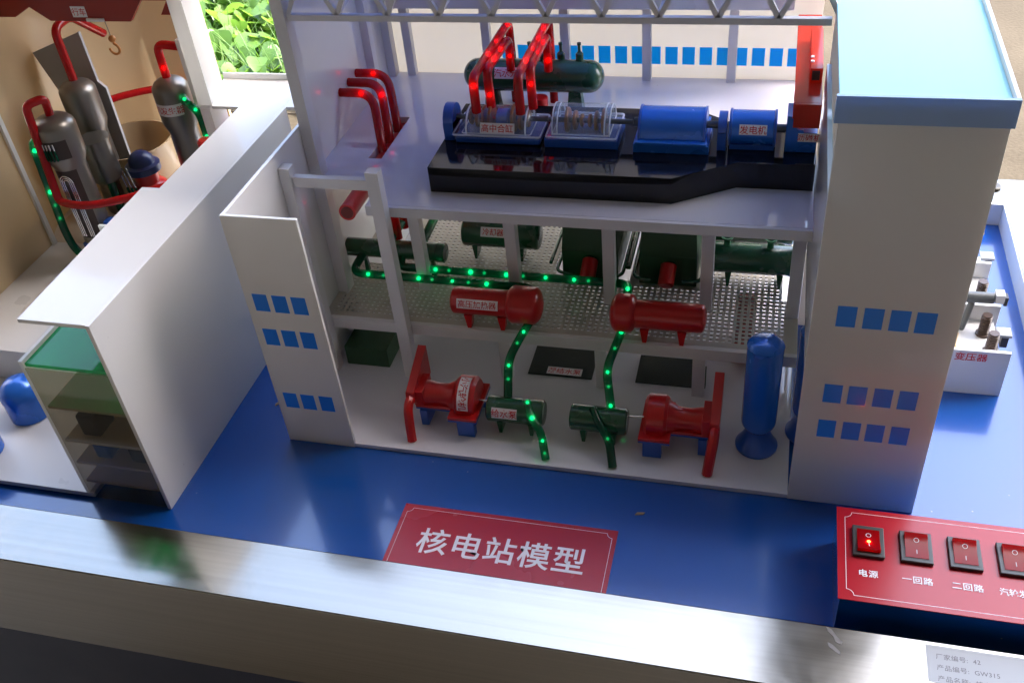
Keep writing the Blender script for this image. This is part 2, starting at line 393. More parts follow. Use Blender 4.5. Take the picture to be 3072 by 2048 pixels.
# leafy ground cover beyond the table
def ground_cover():
    rnd = random.Random(3); mb = MB()
    def leaf(c, s, yaw, tilt, roll):
        # heart-shaped leaf folded along its rib
        half = [(0, 0), (.18, .16), (.50, .10), (.66, -.18), (.56, -.52), (.30, -.86), (0, -1.18)]
        M = Matrix.Rotation(yaw, 3, 'Z') @ Matrix.Rotation(tilt, 3, 'X') @ Matrix.Rotation(roll, 3, 'Y')
        vs = []; n = len(half)
        for sgn in (-1, 1):
            for (a, b) in half:
                vs.append(Vector(c)+M @ Vector((sgn*a*s, (b+.5)*s, (abs(a)*.28-.12*b*b)*s)))
        rib = [Vector(c)+M @ Vector((0, (b+.5)*s, (-.12*b*b)*s)) for (a, b) in half]
        o = len(vs); vs += rib; fs = []
        for i in range(n-1):
            fs.append((i, i+1, o+i+1, o+i)); fs.append((o+i, o+i+1, n+i+1, n+i))
        mb.add(vs, fs)
    for k in range(2600):
        x = rnd.uniform(-260, -110); y = rnd.uniform(228, 470); d = (y-228)/240
        leaf((x, y, -78+rnd.random()**1.5*(13+10*d)), rnd.uniform(4.2, 9.5), rnd.uniform(0, 6.28), rnd.gauss(.35, .35), rnd.gauss(0, .35))
    o = build(mb, 'ground_cover', LEAF, None, angle=80); o['kind'] = 'stuff'; o['label'] = 'leafy green vines covering the ground behind the model'
    mb = MB()
    for k in range(5200):
        x = rnd.uniform(-260, -110); y = rnd.uniform(228, 480); L = rnd.uniform(12, 30); a = rnd.uniform(0, 6.28); b = rnd.uniform(.25, 1.0); wd = rnd.uniform(.22, .5)
        if rnd.random() < .35 and y < 330: continue
        p = Vector((x, y, -79)); dx = Vector((math.cos(a), math.sin(a), 0)); sx = Vector((-dx.y, dx.x, 0))*wd
        vs = []
        for j in range(6):
            s = j/5; c = p+Vector((0, 0, 1))*L*(s-.35*b*s*s)+dx*L*b*.7*s*s; vs += [c-sx*(1-s*.9), c+sx*(1-s*.9)]
        mb.add(vs, [(2*j, 2*j+1, 2*j+3, 2*j+2) for j in range(5)])
    o = build(mb, 'tall_grass', GRASS, None, angle=80); o['kind'] = 'stuff'; o['label'] = 'long green grass blades growing between the vines'
ground_cover()

# ================================================================== display table
tb = thing('display_table', 'display table with blue top framed by a wide brushed steel rim', 'table', (5, 16, -80))
X0, X1, Y0, Y1, RW, RZ = -72, 74, -15.7, 48.7, 6.0, 3.0
B(tb, 'tabletop', BLUE_BOARD, X0, X1, Y0, Y1, -2, 0, bevel=0)
def rim_piece(x0, x1, y0, y1): B(tb, 'rim', STEEL, x0, x1, y0, y1, -9.0, RZ, bevel=.12)
rim_piece(X0-RW, X1+RW, Y0-RW, Y0); rim_piece(X0-RW, X1+RW, Y1, Y1+RW)
rim_piece(X0-RW, X0, Y0+.002, Y1-.002); rim_piece(X1, X1+RW, Y0+.002, Y1-.002)
for a, b, c, d in ((X0, X1, Y1-.12, Y1-.01), (X1-.12, X1-.01, Y0+.02, Y1-.13), (X0+.01, X0+.12, Y0+.02, Y1-.13)): B(tb, 'inner_pale_strip', RIM_STRIP, a, b, c, d, .004, RZ-.05, bevel=0)  # pale strips added to cover blue reflections on the rim's inner faces
B(tb, 'cabinet', NAVY, X0+2, X1-2, Y0-RW+.6, Y1+2, -80, -9.02, bevel=0)
build(MB().cyl((73.2, 52.5, RZ), (73.2, 52.5, RZ+.35), .8, bev=.1), 'screw_cap', DARK, tb)

for pts in (((53.1, -15.8), (53.5, -16.0), (53.9, -16.6), (54.3, -17.0), (54.2, -17.3), (53.8, -17.1), (53.6, -16.6), (53.2, -16.2)), ((53.2, -17.2), (53.6, -17.4), (54.1, -17.9), (54.15, -18.2), (53.8, -18.0), (53.3, -17.6))):
    build(MB().prism(list(pts), 2, RZ+.003, RZ+.02), 'glue_smear', CABLE, tb)
# nameplate
npl = thing('nameplate', 'red nameplate with large white characters on the blue table front', 'nameplate', (25.2, -10.2, 0))
B(npl, 'plate', PLATE_RED, 15.0, 35.4, -15.6, -6.75, .004, .06, bevel=0)
write(npl, '核电站模型', flat_map((25.25, -10.75, .04), (1, 0, 0), (0, 1, 0)), 3.05, WHITE_INK, .012, spacing=1.08)
def frame_line(parent, x0, x1, y0, y1, z, nt, wd=.04, mat=WHITE_INK, open_bottom=False):
    mb = MB(); h = wd/2
    def seg(a, b):
        a = Vector((*a, z)); b = Vector((*b, z)); d = (b-a).normalized(); n = Vector((-d.y, d.x, 0))*h
        mb.add([a-n, b-n, b+n, a+n], [(0, 1, 2, 3)])
    def corner(cx, cy, sx, sy):
        pr = None
        for k in range(7):
            t = math.pi/2*k/6; p = (cx+sx*nt*math.cos(t), cy+sy*nt*math.sin(t))
            if pr: seg(pr, p)
            pr = p
    seg((x0+nt, y1), (x1-nt, y1)); seg((x0, y0+nt), (x0, y1-nt)); seg((x1, y0+nt), (x1, y1-nt))
    corner(x0, y1, 1, -1); corner(x1, y1, -1, -1)
    if not open_bottom: seg((x0+nt, y0), (x1-nt, y0)); corner(x0, y0, 1, 1); corner(x1, y0, -1, 1)
    build(mb, 'border_line', mat, parent, smooth=False)
frame_line(npl, 15.42, 34.98, -15.3, -7.2, .066, .5, open_bottom=True)

# control panel
cp = thing('control_panel', 'blue control box with a red switch panel at the table corner', 'control panel', (64.5, -9.4, 0))
B(cp, 'box', BLUE_BOARD, 53.95, 74.0-.05, -14.1, -4.85, 0, 4.5, bevel=.05)
B(cp, 'faceplate', PLATE_RED, 53.8, 74.0-.02, -14.2, -4.75, 4.504, 4.6, bevel=.015)
frame_line(cp, 54.45, 73.4, -13.72, -5.25, 4.606, .55)
def switch(x, y, lit):
    B(cp, 'switch_frame', SWITCH_BLACK, x-1.22, x+1.22, y-1.55, y+1.55, 4.602, 4.92, bevel=.06)
    fr = cp.children[-1]
    B(fr, 'recess', DARK, x-.98, x+.98, y-1.26, y+1.26, 4.91, 4.935, bevel=0)
    hi, lo = (5.28, 4.97)
    za, zm, zb = (lo, 5.0, hi) if lit else (hi, 5.0, lo)      # top half / middle / bottom half
    a0, a1, b0, b1 = x-.88, x+.88, y-1.16, y+1.16
    rk = build(MB().prism([(b0, 4.94), (b1, 4.94), (b1, za), (y+.05, zm), (b0, zb)], 0, a0, a1), 'rocker', ROCKER, fr, bevel=.05)
    def on(yv): return (zm+(za-zm)*(yv-y)/(b1-y) if yv > y else zm+(zb-zm)*(yv-y)/(b0-y))+.022
    mb = MB(); n = 20
    vs = []
    for k in range(n):
        t = 2*math.pi*k/n
        for rr in (.17, .205):
            yy = y+.5+rr*math.sin(t); vs.append((x+rr*math.cos(t), yy, on(yy)))
    mb.add(vs, [(2*k, 2*k+1, 2*((k+1) % n)+1, 2*((k+1) % n)) for k in range(n)])
    mb.add([(x-.025, y-.78, on(y-.78)), (x+.025, y-.78, on(y-.78)), (x+.025, y-.36, on(y-.36)), (x-.025, y-.36, on(y-.36))], [(0, 1, 2, 3)])
    build(mb, 'marks', WHITE_INK, rk, smooth=False)
    if lit:
        build(MB().sphere((x, y-.2, 4.985), .17), 'lamp', SWITCH_LED, fr)
for i, (x, t, lit) in enumerate(((56.2, '电源', 1), (59.85, '一回路', 0), (63.5, '二回路', 0), (67.15, '汽轮发电机', 0))):
    switch(x, -8.35, lit)
    write(cp, t, flat_map((x-.05 if i < 3 else x+.25, -11.45, 4.602), (1, 0, 0), (0, 1, 0)), .74, WHITE_INK, .014, spacing=1.12 if i < 3 else 1.0, sx=1.0 if i < 3 else .92)

ps = thing('product_sticker', 'pale paper sticker with three typed lines on the steel rim', 'sticker', (65, -17.8, 3))
B(ps, 'paper', PAPER, 60.3, 69.5, -19.25, -16.1, 3.004, 3.02, bevel=0)
for k, t in enumerate(('厂家编号:  42', '产品编号:  GW315', '产品名称:  核电站模型')):
    write(ps, t, flat_map((60.95, -17.05-.93*k, 2.995), (1, 0, 0), (0, 1, 0)), .52, GREY_INK, .0, align='LEFT', spacing=1.06)

for (x, y, a, lab) in ((37.0, -4.4, .3, 'tiny brown wood chip on the blue board below the hall'), (-3.6, 4.6, 1.1, 'pale paint chip on the blue board beside the white annex wall'), (71.6, 46.2, .4, 'brown chip of debris in the far right corner of the board, nearer the rim'), (70.2, 45.6, 2.1, 'brown chip of debris in the far right corner of the board, nearer the tower')):
    c, s_ = math.cos(a), math.sin(a)
    solo(MB().prism([(x+c*p-s_*q, y+s_*p+c*q) for p, q in ((-.45, -.08), (.3, -.14), (.5, .05), (-.2, .15))], 2, .0, .12), 'chip', CHIP, lab, 'chip')

# ================================================================== turbine hall
D, M, F, PT = 21.4, 6.9, .5, 24.1
hall = thing('turbine_hall', 'open white model turbine hall with decks, posts and a blue window row', 'model building', (25, 21, 0))
B(hall, 'floor_plate', DECK, .4, 50, -.3, 42.2, .004, F, bevel=.03)
build(MB().prism([(0, 0), (42.4, 0), (42.4, 44.5), (17.4, 44.5), (17.4, 27.2), (0, 27.2)], 0, 0, .35), 'left_wall', WHITE_DENSE, hall, bevel=.03)
fp = B(hall, 'front_panel', WHITE, .003, 7.3, -.35, -.003, 0, 27.25, bevel=.04)
for z0 in (17.0, 12.9, 4.75):
    for k in range(3):
        x = .85+1.92*k+random.uniform(-.05, .05); z0 += random.uniform(-.03, .03); build(MB().box(x, x+1.45, -.375, -.352, z0, z0+1.95), 'window', WIN, fp)
bw = B(hall, 'back_wall', WHITE_BACK, .36, 50, 42.0, 42.4, D, 44.5, bevel=.0)
B(hall, 'back_wall', WHITE_LOW, .36, 50, 42.0, 42.4, F+.01, D-.003, bevel=.0)
for k in range(-4, 14):
    x = 22.1+1.9*k; build(MB().box(x, x+1.38, 41.955, 41.99, 23.0, 25.05), 'window', WIN_BACKLIT, bw)
# deck with slot and front-left opening, as one plate
def plate_with_holes(x0, x1, y0, y1, z0, z1, holes):
    xs = sorted({x0, x1, *[h[0] for h in holes], *[h[1] for h in holes]}); ys = sorted({y0, y1, *[h[2] for h in holes], *[h[3] for h in holes]})
    xs = [x for x in xs if x0 <= x <= x1]; ys = [y for y in ys if y0 <= y <= y1]
    solid = lambda a, b: not any(h[0] <= a < h[1] and h[2] <= b < h[3] for h in holes)
    nx, ny = len(xs)-1, len(ys)-1
    g = [[solid((xs[i]+xs[i+1])/2, (ys[j]+ys[j+1])/2) for j in range(ny)] for i in range(nx)]
    idx = {}; mb = MB()
    def V(i, j, k):
        if (i, j, k) not in idx: idx[(i, j, k)] = len(mb.v); mb.v.append((xs[i], ys[j], (z0, z1)[k]))
        return idx[(i, j, k)]
    for i in range(nx):
        for j in range(ny):
            if not g[i][j]: continue
            mb.f.append((V(i, j, 1), V(i+1, j, 1), V(i+1, j+1, 1), V(i, j+1, 1))); mb.f.append((V(i, j, 0), V(i, j+1, 0), V(i+1, j+1, 0), V(i+1, j, 0)))
            for (di, dj, a, b) in ((-1, 0, (i, j+1), (i, j)), (1, 0, (i+1, j), (i+1, j+1)), (0, -1, (i, j), (i+1, j)), (0, 1, (i+1, j+1), (i, j+1))):
                ii, jj = i+di, j+dj
                if not (0 <= ii < nx and 0 <= jj < ny) or not g[ii][jj]:
                    mb.f.append((V(*a, 0), V(*b, 0), V(*b, 1), V(*a, 1)))
    return mb
build(plate_with_holes(.36, 50, 12.0, 41.99, D-1.0, D, [(5.0, 6.45, 20.8, 30.3), (.36, 8.0, 12.0, 16.2)]), 'deck', DECK, hall, smooth=False)
# perforated mezzanine floor
def grate():
    holes = []
    p, h = .62, .32
    def blocked(x, y):
        return (x < 6.0 and y > 22) or (23.6 < x < 32.9 and y > 21.3) or (33 < x < 40.3 and y > 21.3) or x > 48.6 or (x > 47.9 and y > 20)
    y = 13.0
    while y < 41.2:
        x = 1.2
        while x < 49.2:
            if not blocked(x, y): holes.append((round(x, 3), round(x+h, 3), round(y, 3), round(y+h, 3)))
            x += p
        y += p
    big = [(1.0, 5.4, 22.2, 41.0), (23.9, 32.2, 22.2, 41.0), (48.3, 49.6, 20.5, 30.0)]
    xs = sorted({.36, 50, *[round(1.2+.62*i, 3) for i in range(78) if 1.2+.62*i < 49.2], *[round(1.2+.62*i+.32, 3) for i in range(78) if 1.2+.62*i < 49.2], *[b for g in big for b in g[:2]]})
    ys = sorted({12.2, 41.9, *[round(13+.62*i, 3) for i in range(46)], *[round(13.32+.62*i, 3) for i in range(46)], *[b for g in big for b in g[2:]]})
    hs = {(a, c) for a, b, c, d in holes}
    import bisect
    def solid(i, j):
        a, c = xs[i], ys[j]; mx, my = (xs[i]+xs[i+1])/2, (ys[j]+ys[j+1])/2
        for g in big:
            if g[0] <= mx < g[1] and g[2] <= my < g[3]: return False
        ka = round((mx-1.2) % .62, 3); kc = round((my-13) % .62, 3)
        if ka < .32 and kc < .32:
            hx = round(mx-ka, 3); hy = round(my-kc, 3)
            if any(abs(hx-a2) < .02 and abs(hy-c2) < .02 for a2, c2 in ((hx, hy),)) and not blocked(hx+.001, hy+.001) and 1.1 < hx < 49.1 and 12.9 < hy < 41.2: return False
        return True
    nx, ny = len(xs)-1, len(ys)-1; g = [[solid(i, j) for j in range(ny)] for i in range(nx)]
    mb = MB(); idx = {}
    def V(i, j, k):
        if (i, j, k) not in idx: idx[(i, j, k)] = len(mb.v); mb.v.append((xs[i], ys[j], (M-.13, M)[k]))
        return idx[(i, j, k)]
    for i in range(nx):
        for j in range(ny):
            if not g[i][j]: continue
            mb.f.append((V(i, j, 1), V(i+1, j, 1), V(i+1, j+1, 1), V(i, j+1, 1))); mb.f.append((V(i, j, 0), V(i, j+1, 0), V(i+1, j+1, 0), V(i+1, j, 0)))
            for (di, dj, a, b) in ((-1, 0, (i, j+1), (i, j)), (1, 0, (i+1, j), (i+1, j+1)), (0, -1, (i, j), (i+1, j)), (0, 1, (i+1, j+1), (i, j+1))):
                ii, jj = i+di, j+dj
                if not (0 <= ii < nx and 0 <= jj < ny) or not g[ii][jj]: mb.f.append((V(*a, 0), V(*b, 0), V(*b, 1), V(*a, 1)))
    return mb
build(grate(), 'perforated_floor', PERF, hall, smooth=False)
B(hall, 'floor_edge_beam', POST, .36, 50, 11.6, 12.19, 5.6, M, bevel=.03)
B(hall, 'deck_edge_beam', POST, 8.0, 50, 11.55, 11.99, D-1.1, D-.02, bevel=.03)
# posts
def post(x0, x1, y0, y1, z0, z1): B(hall, 'post', POST, x0, x1, y0, y1, z0, z1, bevel=.05)
post(9.25, 10.55, 10.3, 11.5, F, 25.8); post(.38, 1.5, 10.3, 11.5, F, 25.8)
B(hall, 'cross_beam', POST, 1.51, 9.24, 10.6, 11.3, 23.7, 24.8, bevel=.05)
for x in (10.1, 20.5, 30.75, 40.7, 49.35): post(x-.62, x+.62, 17.7, 18.9, M+.01, D-1.01)
for x in (20.5, 30.75, 40.7): post(x-.62, x+.62, 11.62, 12.6, F, 5.59)
# tall columns, pilasters, roof beam
B(hall, 'column', POST, .355, 1.6, 16.3, 17.9, F, 46, bevel=.05)
for x in (3.2, 12.9, 22.2, 31.5, 40.9): B(hall, 'pilaster', POST, x-.5, x+.5, 41.0, 41.95, D, 46, bevel=.04)
B(hall, 'pilaster', POST, .355, 1.3, 34.8, 36.0, D, 46, bevel=.04); B(hall, 'pilaster', POST, .355, 1.3, 40.6, 41.9, D, 46, bevel=.04)
B(hall, 'roof_beam', WHITE_SOLID, 2.0, 47.0, 39.4, 40.98, 30.2, 36.5, bevel=.05)
# roof trusses
def truss(y, zc=38.0):
    mb = MB(); mb.box(1.61, 49.7, y-.3, y+.3, zc-.28, zc+.28); mb.box(1.61, 49.7, y-.3, y+.3, zc+4.6, zc+5.2)
    def bar(xa, za, xb, zb, r=.22):
        a = Vector((xa, y, za)); b = Vector((xb, y, zb)); d = (b-a).normalized(); n = Vector((-d.z, 0, d.x))*r; t = Vector((0, r, 0))
        mb.add([a-n-t, a+n-t, a+n+t, a-n+t, b-n-t, b+n-t, b+n+t, b-n+t], [(0, 1, 2, 3), (7, 6, 5, 4), (0, 4, 5, 1), (1, 5, 6, 2), (2, 6, 7, 3), (3, 7, 4, 0)])
    x = 1.7
    while x < 48:
        bar(x, zc+.2, x+2.42, zc+4.8); bar(x+4.85, zc+.2, x+2.44, zc+4.8); x += 4.87
    build(mb, 'truss', POST, hall, bevel=0)
truss(17.0); truss(28.5, 40.5)
for x in (6.57, 16.3, 26.05, 35.8):
    mb = MB().tube([(x, 17.3, 38.3), (x+.6, 28.4, 40.4)], .24, 6); build(mb, 'tie_bar', POST, hall)

B(hall, 'roof', ROOF_BLUE, .36, 49.9, 16.0, 42.6, 43.6, 44.0, bevel=.02)
# stair tower on the right
tw = thing('stair_tower', 'tall white tower block with blue windows and sky-tinted flat roof', 'model building', (55.4, 10, 0))
pn = B(tw, 'front_panel', WHITE, 50.0, 60.8, -.35, 0, 0, 38.0, bevel=.04)
for z0, xs in ((20.45, 51.85), (12.35, 51.78), (8.35, 51.75)):
    for k in range(4):
        x = xs+1.94*k+random.uniform(-.05, .05); z0 += random.uniform(-.03, .03); build(MB().box(x, x+1.45, -.375, -.352, z0, z0+2.0), 'window', WIN, pn)
B(tw, 'side_wall', WHITE_DENSE, 50.003, 50.4, .003, 22.4, 15.0, 32.0, bevel=.03)
B(tw, 'side_wall', WHITE, 60.4, 60.797, .003, 26, .003, 38.0, bevel=.03)
B(tw, 'rear_wall', WHITE, 50.41, 60.39, 25.6, 26, .003, 38, bevel=.03)
B(tw, 'roof', SKY_TINT, 49.95, 60.7, -.25, 26.3, 39.0, 39.45, bevel=.02)
ro = [c for c in tw.children if c.name.startswith('roof')][0]
B(tw, 'fascia', FASCIA, 49.7, 61.0, -.62, -.26, 38.0-.1, 39.9, bevel=.03)
B(tw, 'fascia', WHITE, 60.72, 61.0, -.255, 26.4, 38.0-.1, 39.9, bevel=.03)

# ================================================================== machines on the deck
pl = MB().prism([(13.8, 14.8), (37.3, 14.8), (43.0, 18.3), (49.9, 18.3), (49.9, 25.2), (43.5, 25.2), (38.5, 28.6), (13.8, 28.6)], 2, D+.004, PT)
solo(pl, 'turbine_plinth', BLACK, 'glossy black stepped plinth under the turbine row on the deck', 'plinth', bevel=.04)
AY, AZ = 21.9, 26.0
def bearing(x0, x1, h, wd, label):
    pts = [(AY-wd, PT+.004), (AY+wd, PT+.004), (AY+wd, PT+h-wd*.9)]
    for k in range(9):
        a = math.pi*k/8; pts.append((AY+wd*math.cos(a), PT+h-wd+wd*math.sin(a)))
    pts.append((AY-wd, PT+h-wd*.9))
    solo(MB().prism(pts, 0, x0, x1), 'bearing_pedestal', BLUE_SAT, label, 'bearing', 'blue bearing pedestals of the turbine row', bevel=.06)
bearing(13.95, 15.0, 3.3, 1.55, 'rounded blue bearing pedestal at the left end of the turbine row')
bearing(40.9, 41.7, 3.2, 1.5, 'blue bearing pedestal between the blue turbine casing and the generator')
def shell(mb, x0, x1, r, y, z, n=20, ends=True):
    """half-cylinder cover lying along x with straight skirts"""
    prof = [(y-r*math.cos(math.pi*k/n), z+r*math.sin(math.pi*k/n)) for k in range(n+1)]
    m = len(prof); vs = [(x0, *p) for p in prof]+[(x1, *p) for p in prof]
    fs = [(k, k+1, m+k+1, m+k) for k in range(m-1)]
    if ends: fs += [tuple(reversed(range(m))), tuple(range(m, 2*m))]
    return mb.add(vs, fs)
def discs(parent, xs, rs, x0, x1):
    for x, r in zip(xs, rs): build(MB().cyl((x-.16, AY, AZ), (x+.16, AY, AZ), r, bev=.07), 'rotor_disc', COPPER, parent)
    build(MB().cyl((x0, AY, AZ), (x1, AY, AZ), .26), 'shaft', SHAFT, parent)
hp = thing('high_pressure_turbine', 'clear domed turbine casing labelled in red at the left, copper discs inside', 'turbine', (19.5, 21.8, PT))
B(hp, 'base', BLUE_SAT, 15.2, 23.9, 19.9, 24.3, PT+.004, PT+.75, bevel=.2); B(hp, 'flange', CLEAR, 15.1, 24.0, 19.6, 24.5, PT+.76, PT+1.1, bevel=.15)
mb = MB(); n = 12
prof = [(15.9, .6), (16.1, 1.5), (16.6, 2.0), (22.4, 2.0), (22.9, 1.5), (23.1, .6)]
for i, (x, r) in enumerate(prof):
    for k in range(n+1):
        a = math.pi*k/n; mb.v.append((x, AY-1.05*r*math.cos(a), PT+1.12+1.65*r/2.0*1.18*math.sin(a)))
for i in range(len(prof)-1):
    for k in range(n): mb.f.append((i*(n+1)+k, i*(n+1)+k+1, (i+1)*(n+1)+k+1, (i+1)*(n+1)+k))
build(mb, 'cover', CLEAR, hp, angle=60)
build(MB().tube([(x, AY-1.05*2.02*math.cos(math.pi*k/12), PT+1.12+1.95*math.sin(math.pi*k/12)) for x in (16.5,) for k in range(13)], .09, 8), 'cover_edge_glow', EDGE, hp)
build(MB().tube([(x, AY-1.05*2.02*math.cos(math.pi*k/12), PT+1.12+1.95*math.sin(math.pi*k/12)) for x in (22.5,) for k in range(13)], .09, 8), 'cover_edge_glow', EDGE, hp)
def flange_edge_glow(parent, x0, x1, y0, y1, z, r=.10):
    build(MB().tube(fillet([(x0+.6, y0, z), (x1, y0, z), (x1, y1, z), (x0, y1, z), (x0, y0, z), (x0+.6, y0, z)], .3), r, 8), 'flange_edge_glow', EDGE, parent)
flange_edge_glow(hp, 15.1, 24.0, 19.6, 24.5, PT+1.05); flange_edge_glow(hp, 16.0, 23.0, 19.85, 24.0, PT+1.15, .07)
discs(hp, (16.6, 17.3, 18.0, 18.7, 21.0, 21.7, 22.4), (.75, 1.0, 1.25, 1.4, 1.4, 1.15, .85), 15.0, 24.4)
build(MB().cyl((19.3, AY, AZ), (20.5, AY, AZ), .95, bev=.1), 'rotor_drum', BLUE, hp)
sticker(hp, '高中合缸', flat_map((19.75, 19.72, PT+1.85), (1, 0, 0), (0, .45, 1)), 3.5, 1.0, .82)
lp = thing('low_pressure_turbine', 'clear barrel turbine casing without a label, tapered copper discs inside', 'turbine', (28.0, 21.8, PT))
B(lp, 'base', BLUE_SAT, 24.4, 31.6, 19.7, 24.6, PT+.004, PT+1.0, bevel=.06); B(lp, 'flange', CLEAR, 24.6, 31.5, 19.4, 24.7, PT+1.02, PT+1.35, bevel=.08)
build(shell(MB(), 25.2, 30.8, 2.15, AY, PT+1.36), 'cover', CLEAR, lp, angle=40)
for x in (25.5, 30.5):
    mb = MB(); prof = [(AY-2.12*math.cos(math.pi*k/18), PT+1.37+2.12*math.sin(math.pi*k/18)) for k in range(19)]+[(AY+1.5*math.cos(math.pi*k/18), PT+1.37+1.5*math.sin(math.pi*k/18)) for k in range(19)]
    mb.prism(prof, 0, x-.18, x+.18); build(mb, 'end_ring', CLEAR, lp)
flange_edge_glow(lp, 24.6, 31.5, 19.4, 24.7, PT+1.3); flange_edge_glow(lp, 25.2, 30.8, 19.75, 24.05, PT+1.42, .07)
for x in (25.2, 25.7, 30.3, 30.8): build(MB().tube([(x, AY-2.16*math.cos(math.pi*k/16), PT+1.36+2.16*math.sin(math.pi*k/16)) for k in range(17)], .07, 8), 'cover_edge_glow', EDGE, lp)
discs(lp, (26.4, 27.15, 27.8, 28.6, 29.25, 30.0), (1.25, .95, .65, .65, .95, 1.25), 24.5, 32.8)
lb = thing('low_pressure_turbine', 'solid blue barrel turbine casing between clear turbine and generator', 'turbine', (36.7, 21.8, PT))
B(lb, 'base', BLUE, 33.1, 40.2, 19.4, 24.7, PT+.004, PT+.9, bevel=.06); B(lb, 'flange', BLUE, 33.3, 40.0, 19.1, 24.9, PT+.92, PT+1.25, bevel=.06)
build(shell(MB(), 33.7, 39.6, 2.2, AY, PT+1.26), 'casing', BLUE, lb, angle=40)
build(shell(MB(), 33.5, 33.69, 2.3, AY, PT+1.26), 'end_flange', BLUE_SAT, lb, angle=40); build(shell(MB(), 39.61, 39.8, 2.3, AY, PT+1.26), 'end_flange', BLUE_SAT, lb, angle=40)
build(MB().cyl((32.9, AY, AZ), (33.5, AY, AZ), .45), 'coupling', SHAFT, lb); build(MB().cyl((39.81, AY, AZ), (40.9, AY, AZ), .35), 'shaft', SHAFT, lb)
gen = thing('generator', 'blue generator drum labelled in red right of the blue turbine casing', 'generator', (44.0, 21.8, PT))
GZ = PT+1.75
build(MB().cyl((42.15, AY, GZ), (45.95, AY, GZ), 1.62, n=40), 'drum', BLUE, gen)
for x in (41.9, 45.96): build(MB().cyl((x, AY, GZ), (x+.24, AY, GZ), 1.74, n=40, bev=.04), 'end_flange', BLUE_SAT, gen)
B(gen, 'base', BLUE_SAT, 42.0, 46.1, 20.7, 23.1, PT+.004, PT+.5, bevel=.05)
build(MB().cyl((46.2, AY, GZ), (47.1, AY, GZ), .4), 'shaft', SHAFT, gen)
sticker(gen, '发电机', cylx_map(44.1, AY, GZ, 1.62, math.radians(18)), 2.5, .95, .82)
ex = thing('exciter', 'stepped blue exciter box labelled in red beside the right tower', 'exciter', (48.4, 21.8, PT))
build(MB().prism([(47.05, PT+.004), (49.85, PT+.004), (49.85, PT+2.0), (48.6, PT+2.0), (48.6, PT+2.25), (48.0, PT+2.25), (48.0, PT+3.6), (47.05, PT+3.6)], 1, 20.6, 23.4), 'housing', BLUE, ex, bevel=.05)
sticker(ex, '沥磁机', flat_map((49.15, 20.59, PT+1.55), (1, 0, 0), (0, 0, 1)), 2.0, .85, .72)

# steam separator drum behind the turbines
st = thing('steam_separator', 'long dark green separator drum with domed ends behind the turbines', 'tank', (20.3, 33, D))
TY, TZ, TR = 33.0, 25.45, 1.72
prof = [(TR*math.sin(math.pi/2*k/8), 1.6-1.6*math.cos(math.pi/2*k/8)) for k in range(9)]+[(TR, 8), (TR, 13.9)]+[(TR*math.cos(math.pi/2*k/8), 13.9+1.6*math.sin(math.pi/2*k/8)) for k in range(1, 9)]
build(MB().lathe(prof, (12.6, TY, TZ), (1, 0, 0), 40), 'drum', DGREEN, st)
for x in (15.6, 24.9): build(MB().prism([(x-.9, D), (x+.9, D), (x+.6, TZ-1.2), (x-.6, TZ-1.2)], 1, 32.4, 33.6), 'saddle', DGREEN, st)
for x in (17.9, 20.0, 21.5, 23.4, 25.4):
    build(MB().lathe([(0, 0), (.42, 0), (.42, .75), (.3, .9), (.16, 1.0), (.16, 1.7), (.22, 1.7), (.22, 1.95), (0, 1.95)], (x, 33.6, TZ+1.5), (0, 0, 1), 16), 'nozzle', DGREEN, st)
sticker(st, '汽水分离器', cylx_map(18.6, TY, TZ, TR, math.radians(30)), 4.3, 1.2, .88, mat=RED_INK)
RL = lambda p0, p1: None
for (nm, pts, ts, lab) in (
    ('steam_pipe', [(17.9, 19.6, PT+3.6), (17.9, 19.5, 31.2), (17.6, 34.8, 30.6), (17.6, 35.1, D)], (.1, .34, .47, .66), 'left red steam pipe arching over the drum, front one of its pair'),
    ('steam_pipe', [(18.7, 22.0, PT+3.0), (18.6, 22.0, 31.0), (18.4, 31.4, 30.2), (18.3, 31.6, TZ+1.2)], (.08, .40, .58, .9), 'left red steam pipe ending on the drum top, rear one of its pair'),
    ('steam_pipe', [(22.3, 19.6, PT+3.6), (22.3, 19.5, 31.4), (22.0, 34.8, 31.0), (22.0, 35.1, D)], (.26, .37, .47, .57, .76), 'right red steam pipe arching highest over the drum, front one of its pair'),
    ('steam_pipe', [(22.95, 22.0, PT+3.0), (22.9, 22.0, 31.2), (22.5, 31.4, 30.6), (22.4, 31.6, TZ+1.2)], (.15, .48, .66, .93), 'right red steam pipe ending on the drum top, rear one of its pair')):
    lamp_pipe(nm, pts, .46, 1.1, RED_TUBE, RED_LED, ts, lab, group='red steam pipes above the drum')
solo(MB().cyl((21.6, 30.2, D), (21.6, 30.2, 24.3), .85, bev=.05), 'steam_riser', RED, 'short stout red riser under the green drum', 'pipe')
# three wall pipes
for (y0, xe, lab, ts) in ((26.7, 5.75, 'red pipe bending through the left wall, nearest of three', (.12, .55, .8)), (29.2, 5.75, 'red pipe bending through the left wall, middle of three', (.22, .62, .86)), (31.6, 5.75, 'red pipe bending through the left wall, farthest of three', (.10, .5, .72))):
    yf = {26.7: 22.9, 29.2: 25.2, 31.6: 27.9}[y0]
    lamp_pipe('wall_pipe', [(.4, y0, 25.9), (4.1, y0, 25.9), (5.7, yf+.3, D-.2), (5.75, yf, D-3.5), (5.75, yf, M+3.2)], .48, 2.6, RED_TUBE, RED_LED, ts, lab, group='red pipes through the left wall')
mbp = MB().tube([(5.7, 30.5, 19.8), (5.9, 20, 20.3), (6.3, 11.0, 20.9)], .86, 24)
bp = thing('main_pipe', 'thick red pipe with open end under the front cross beam', 'pipe', (6, 20, 19)); build(mbp, 'tube', RED, bp)
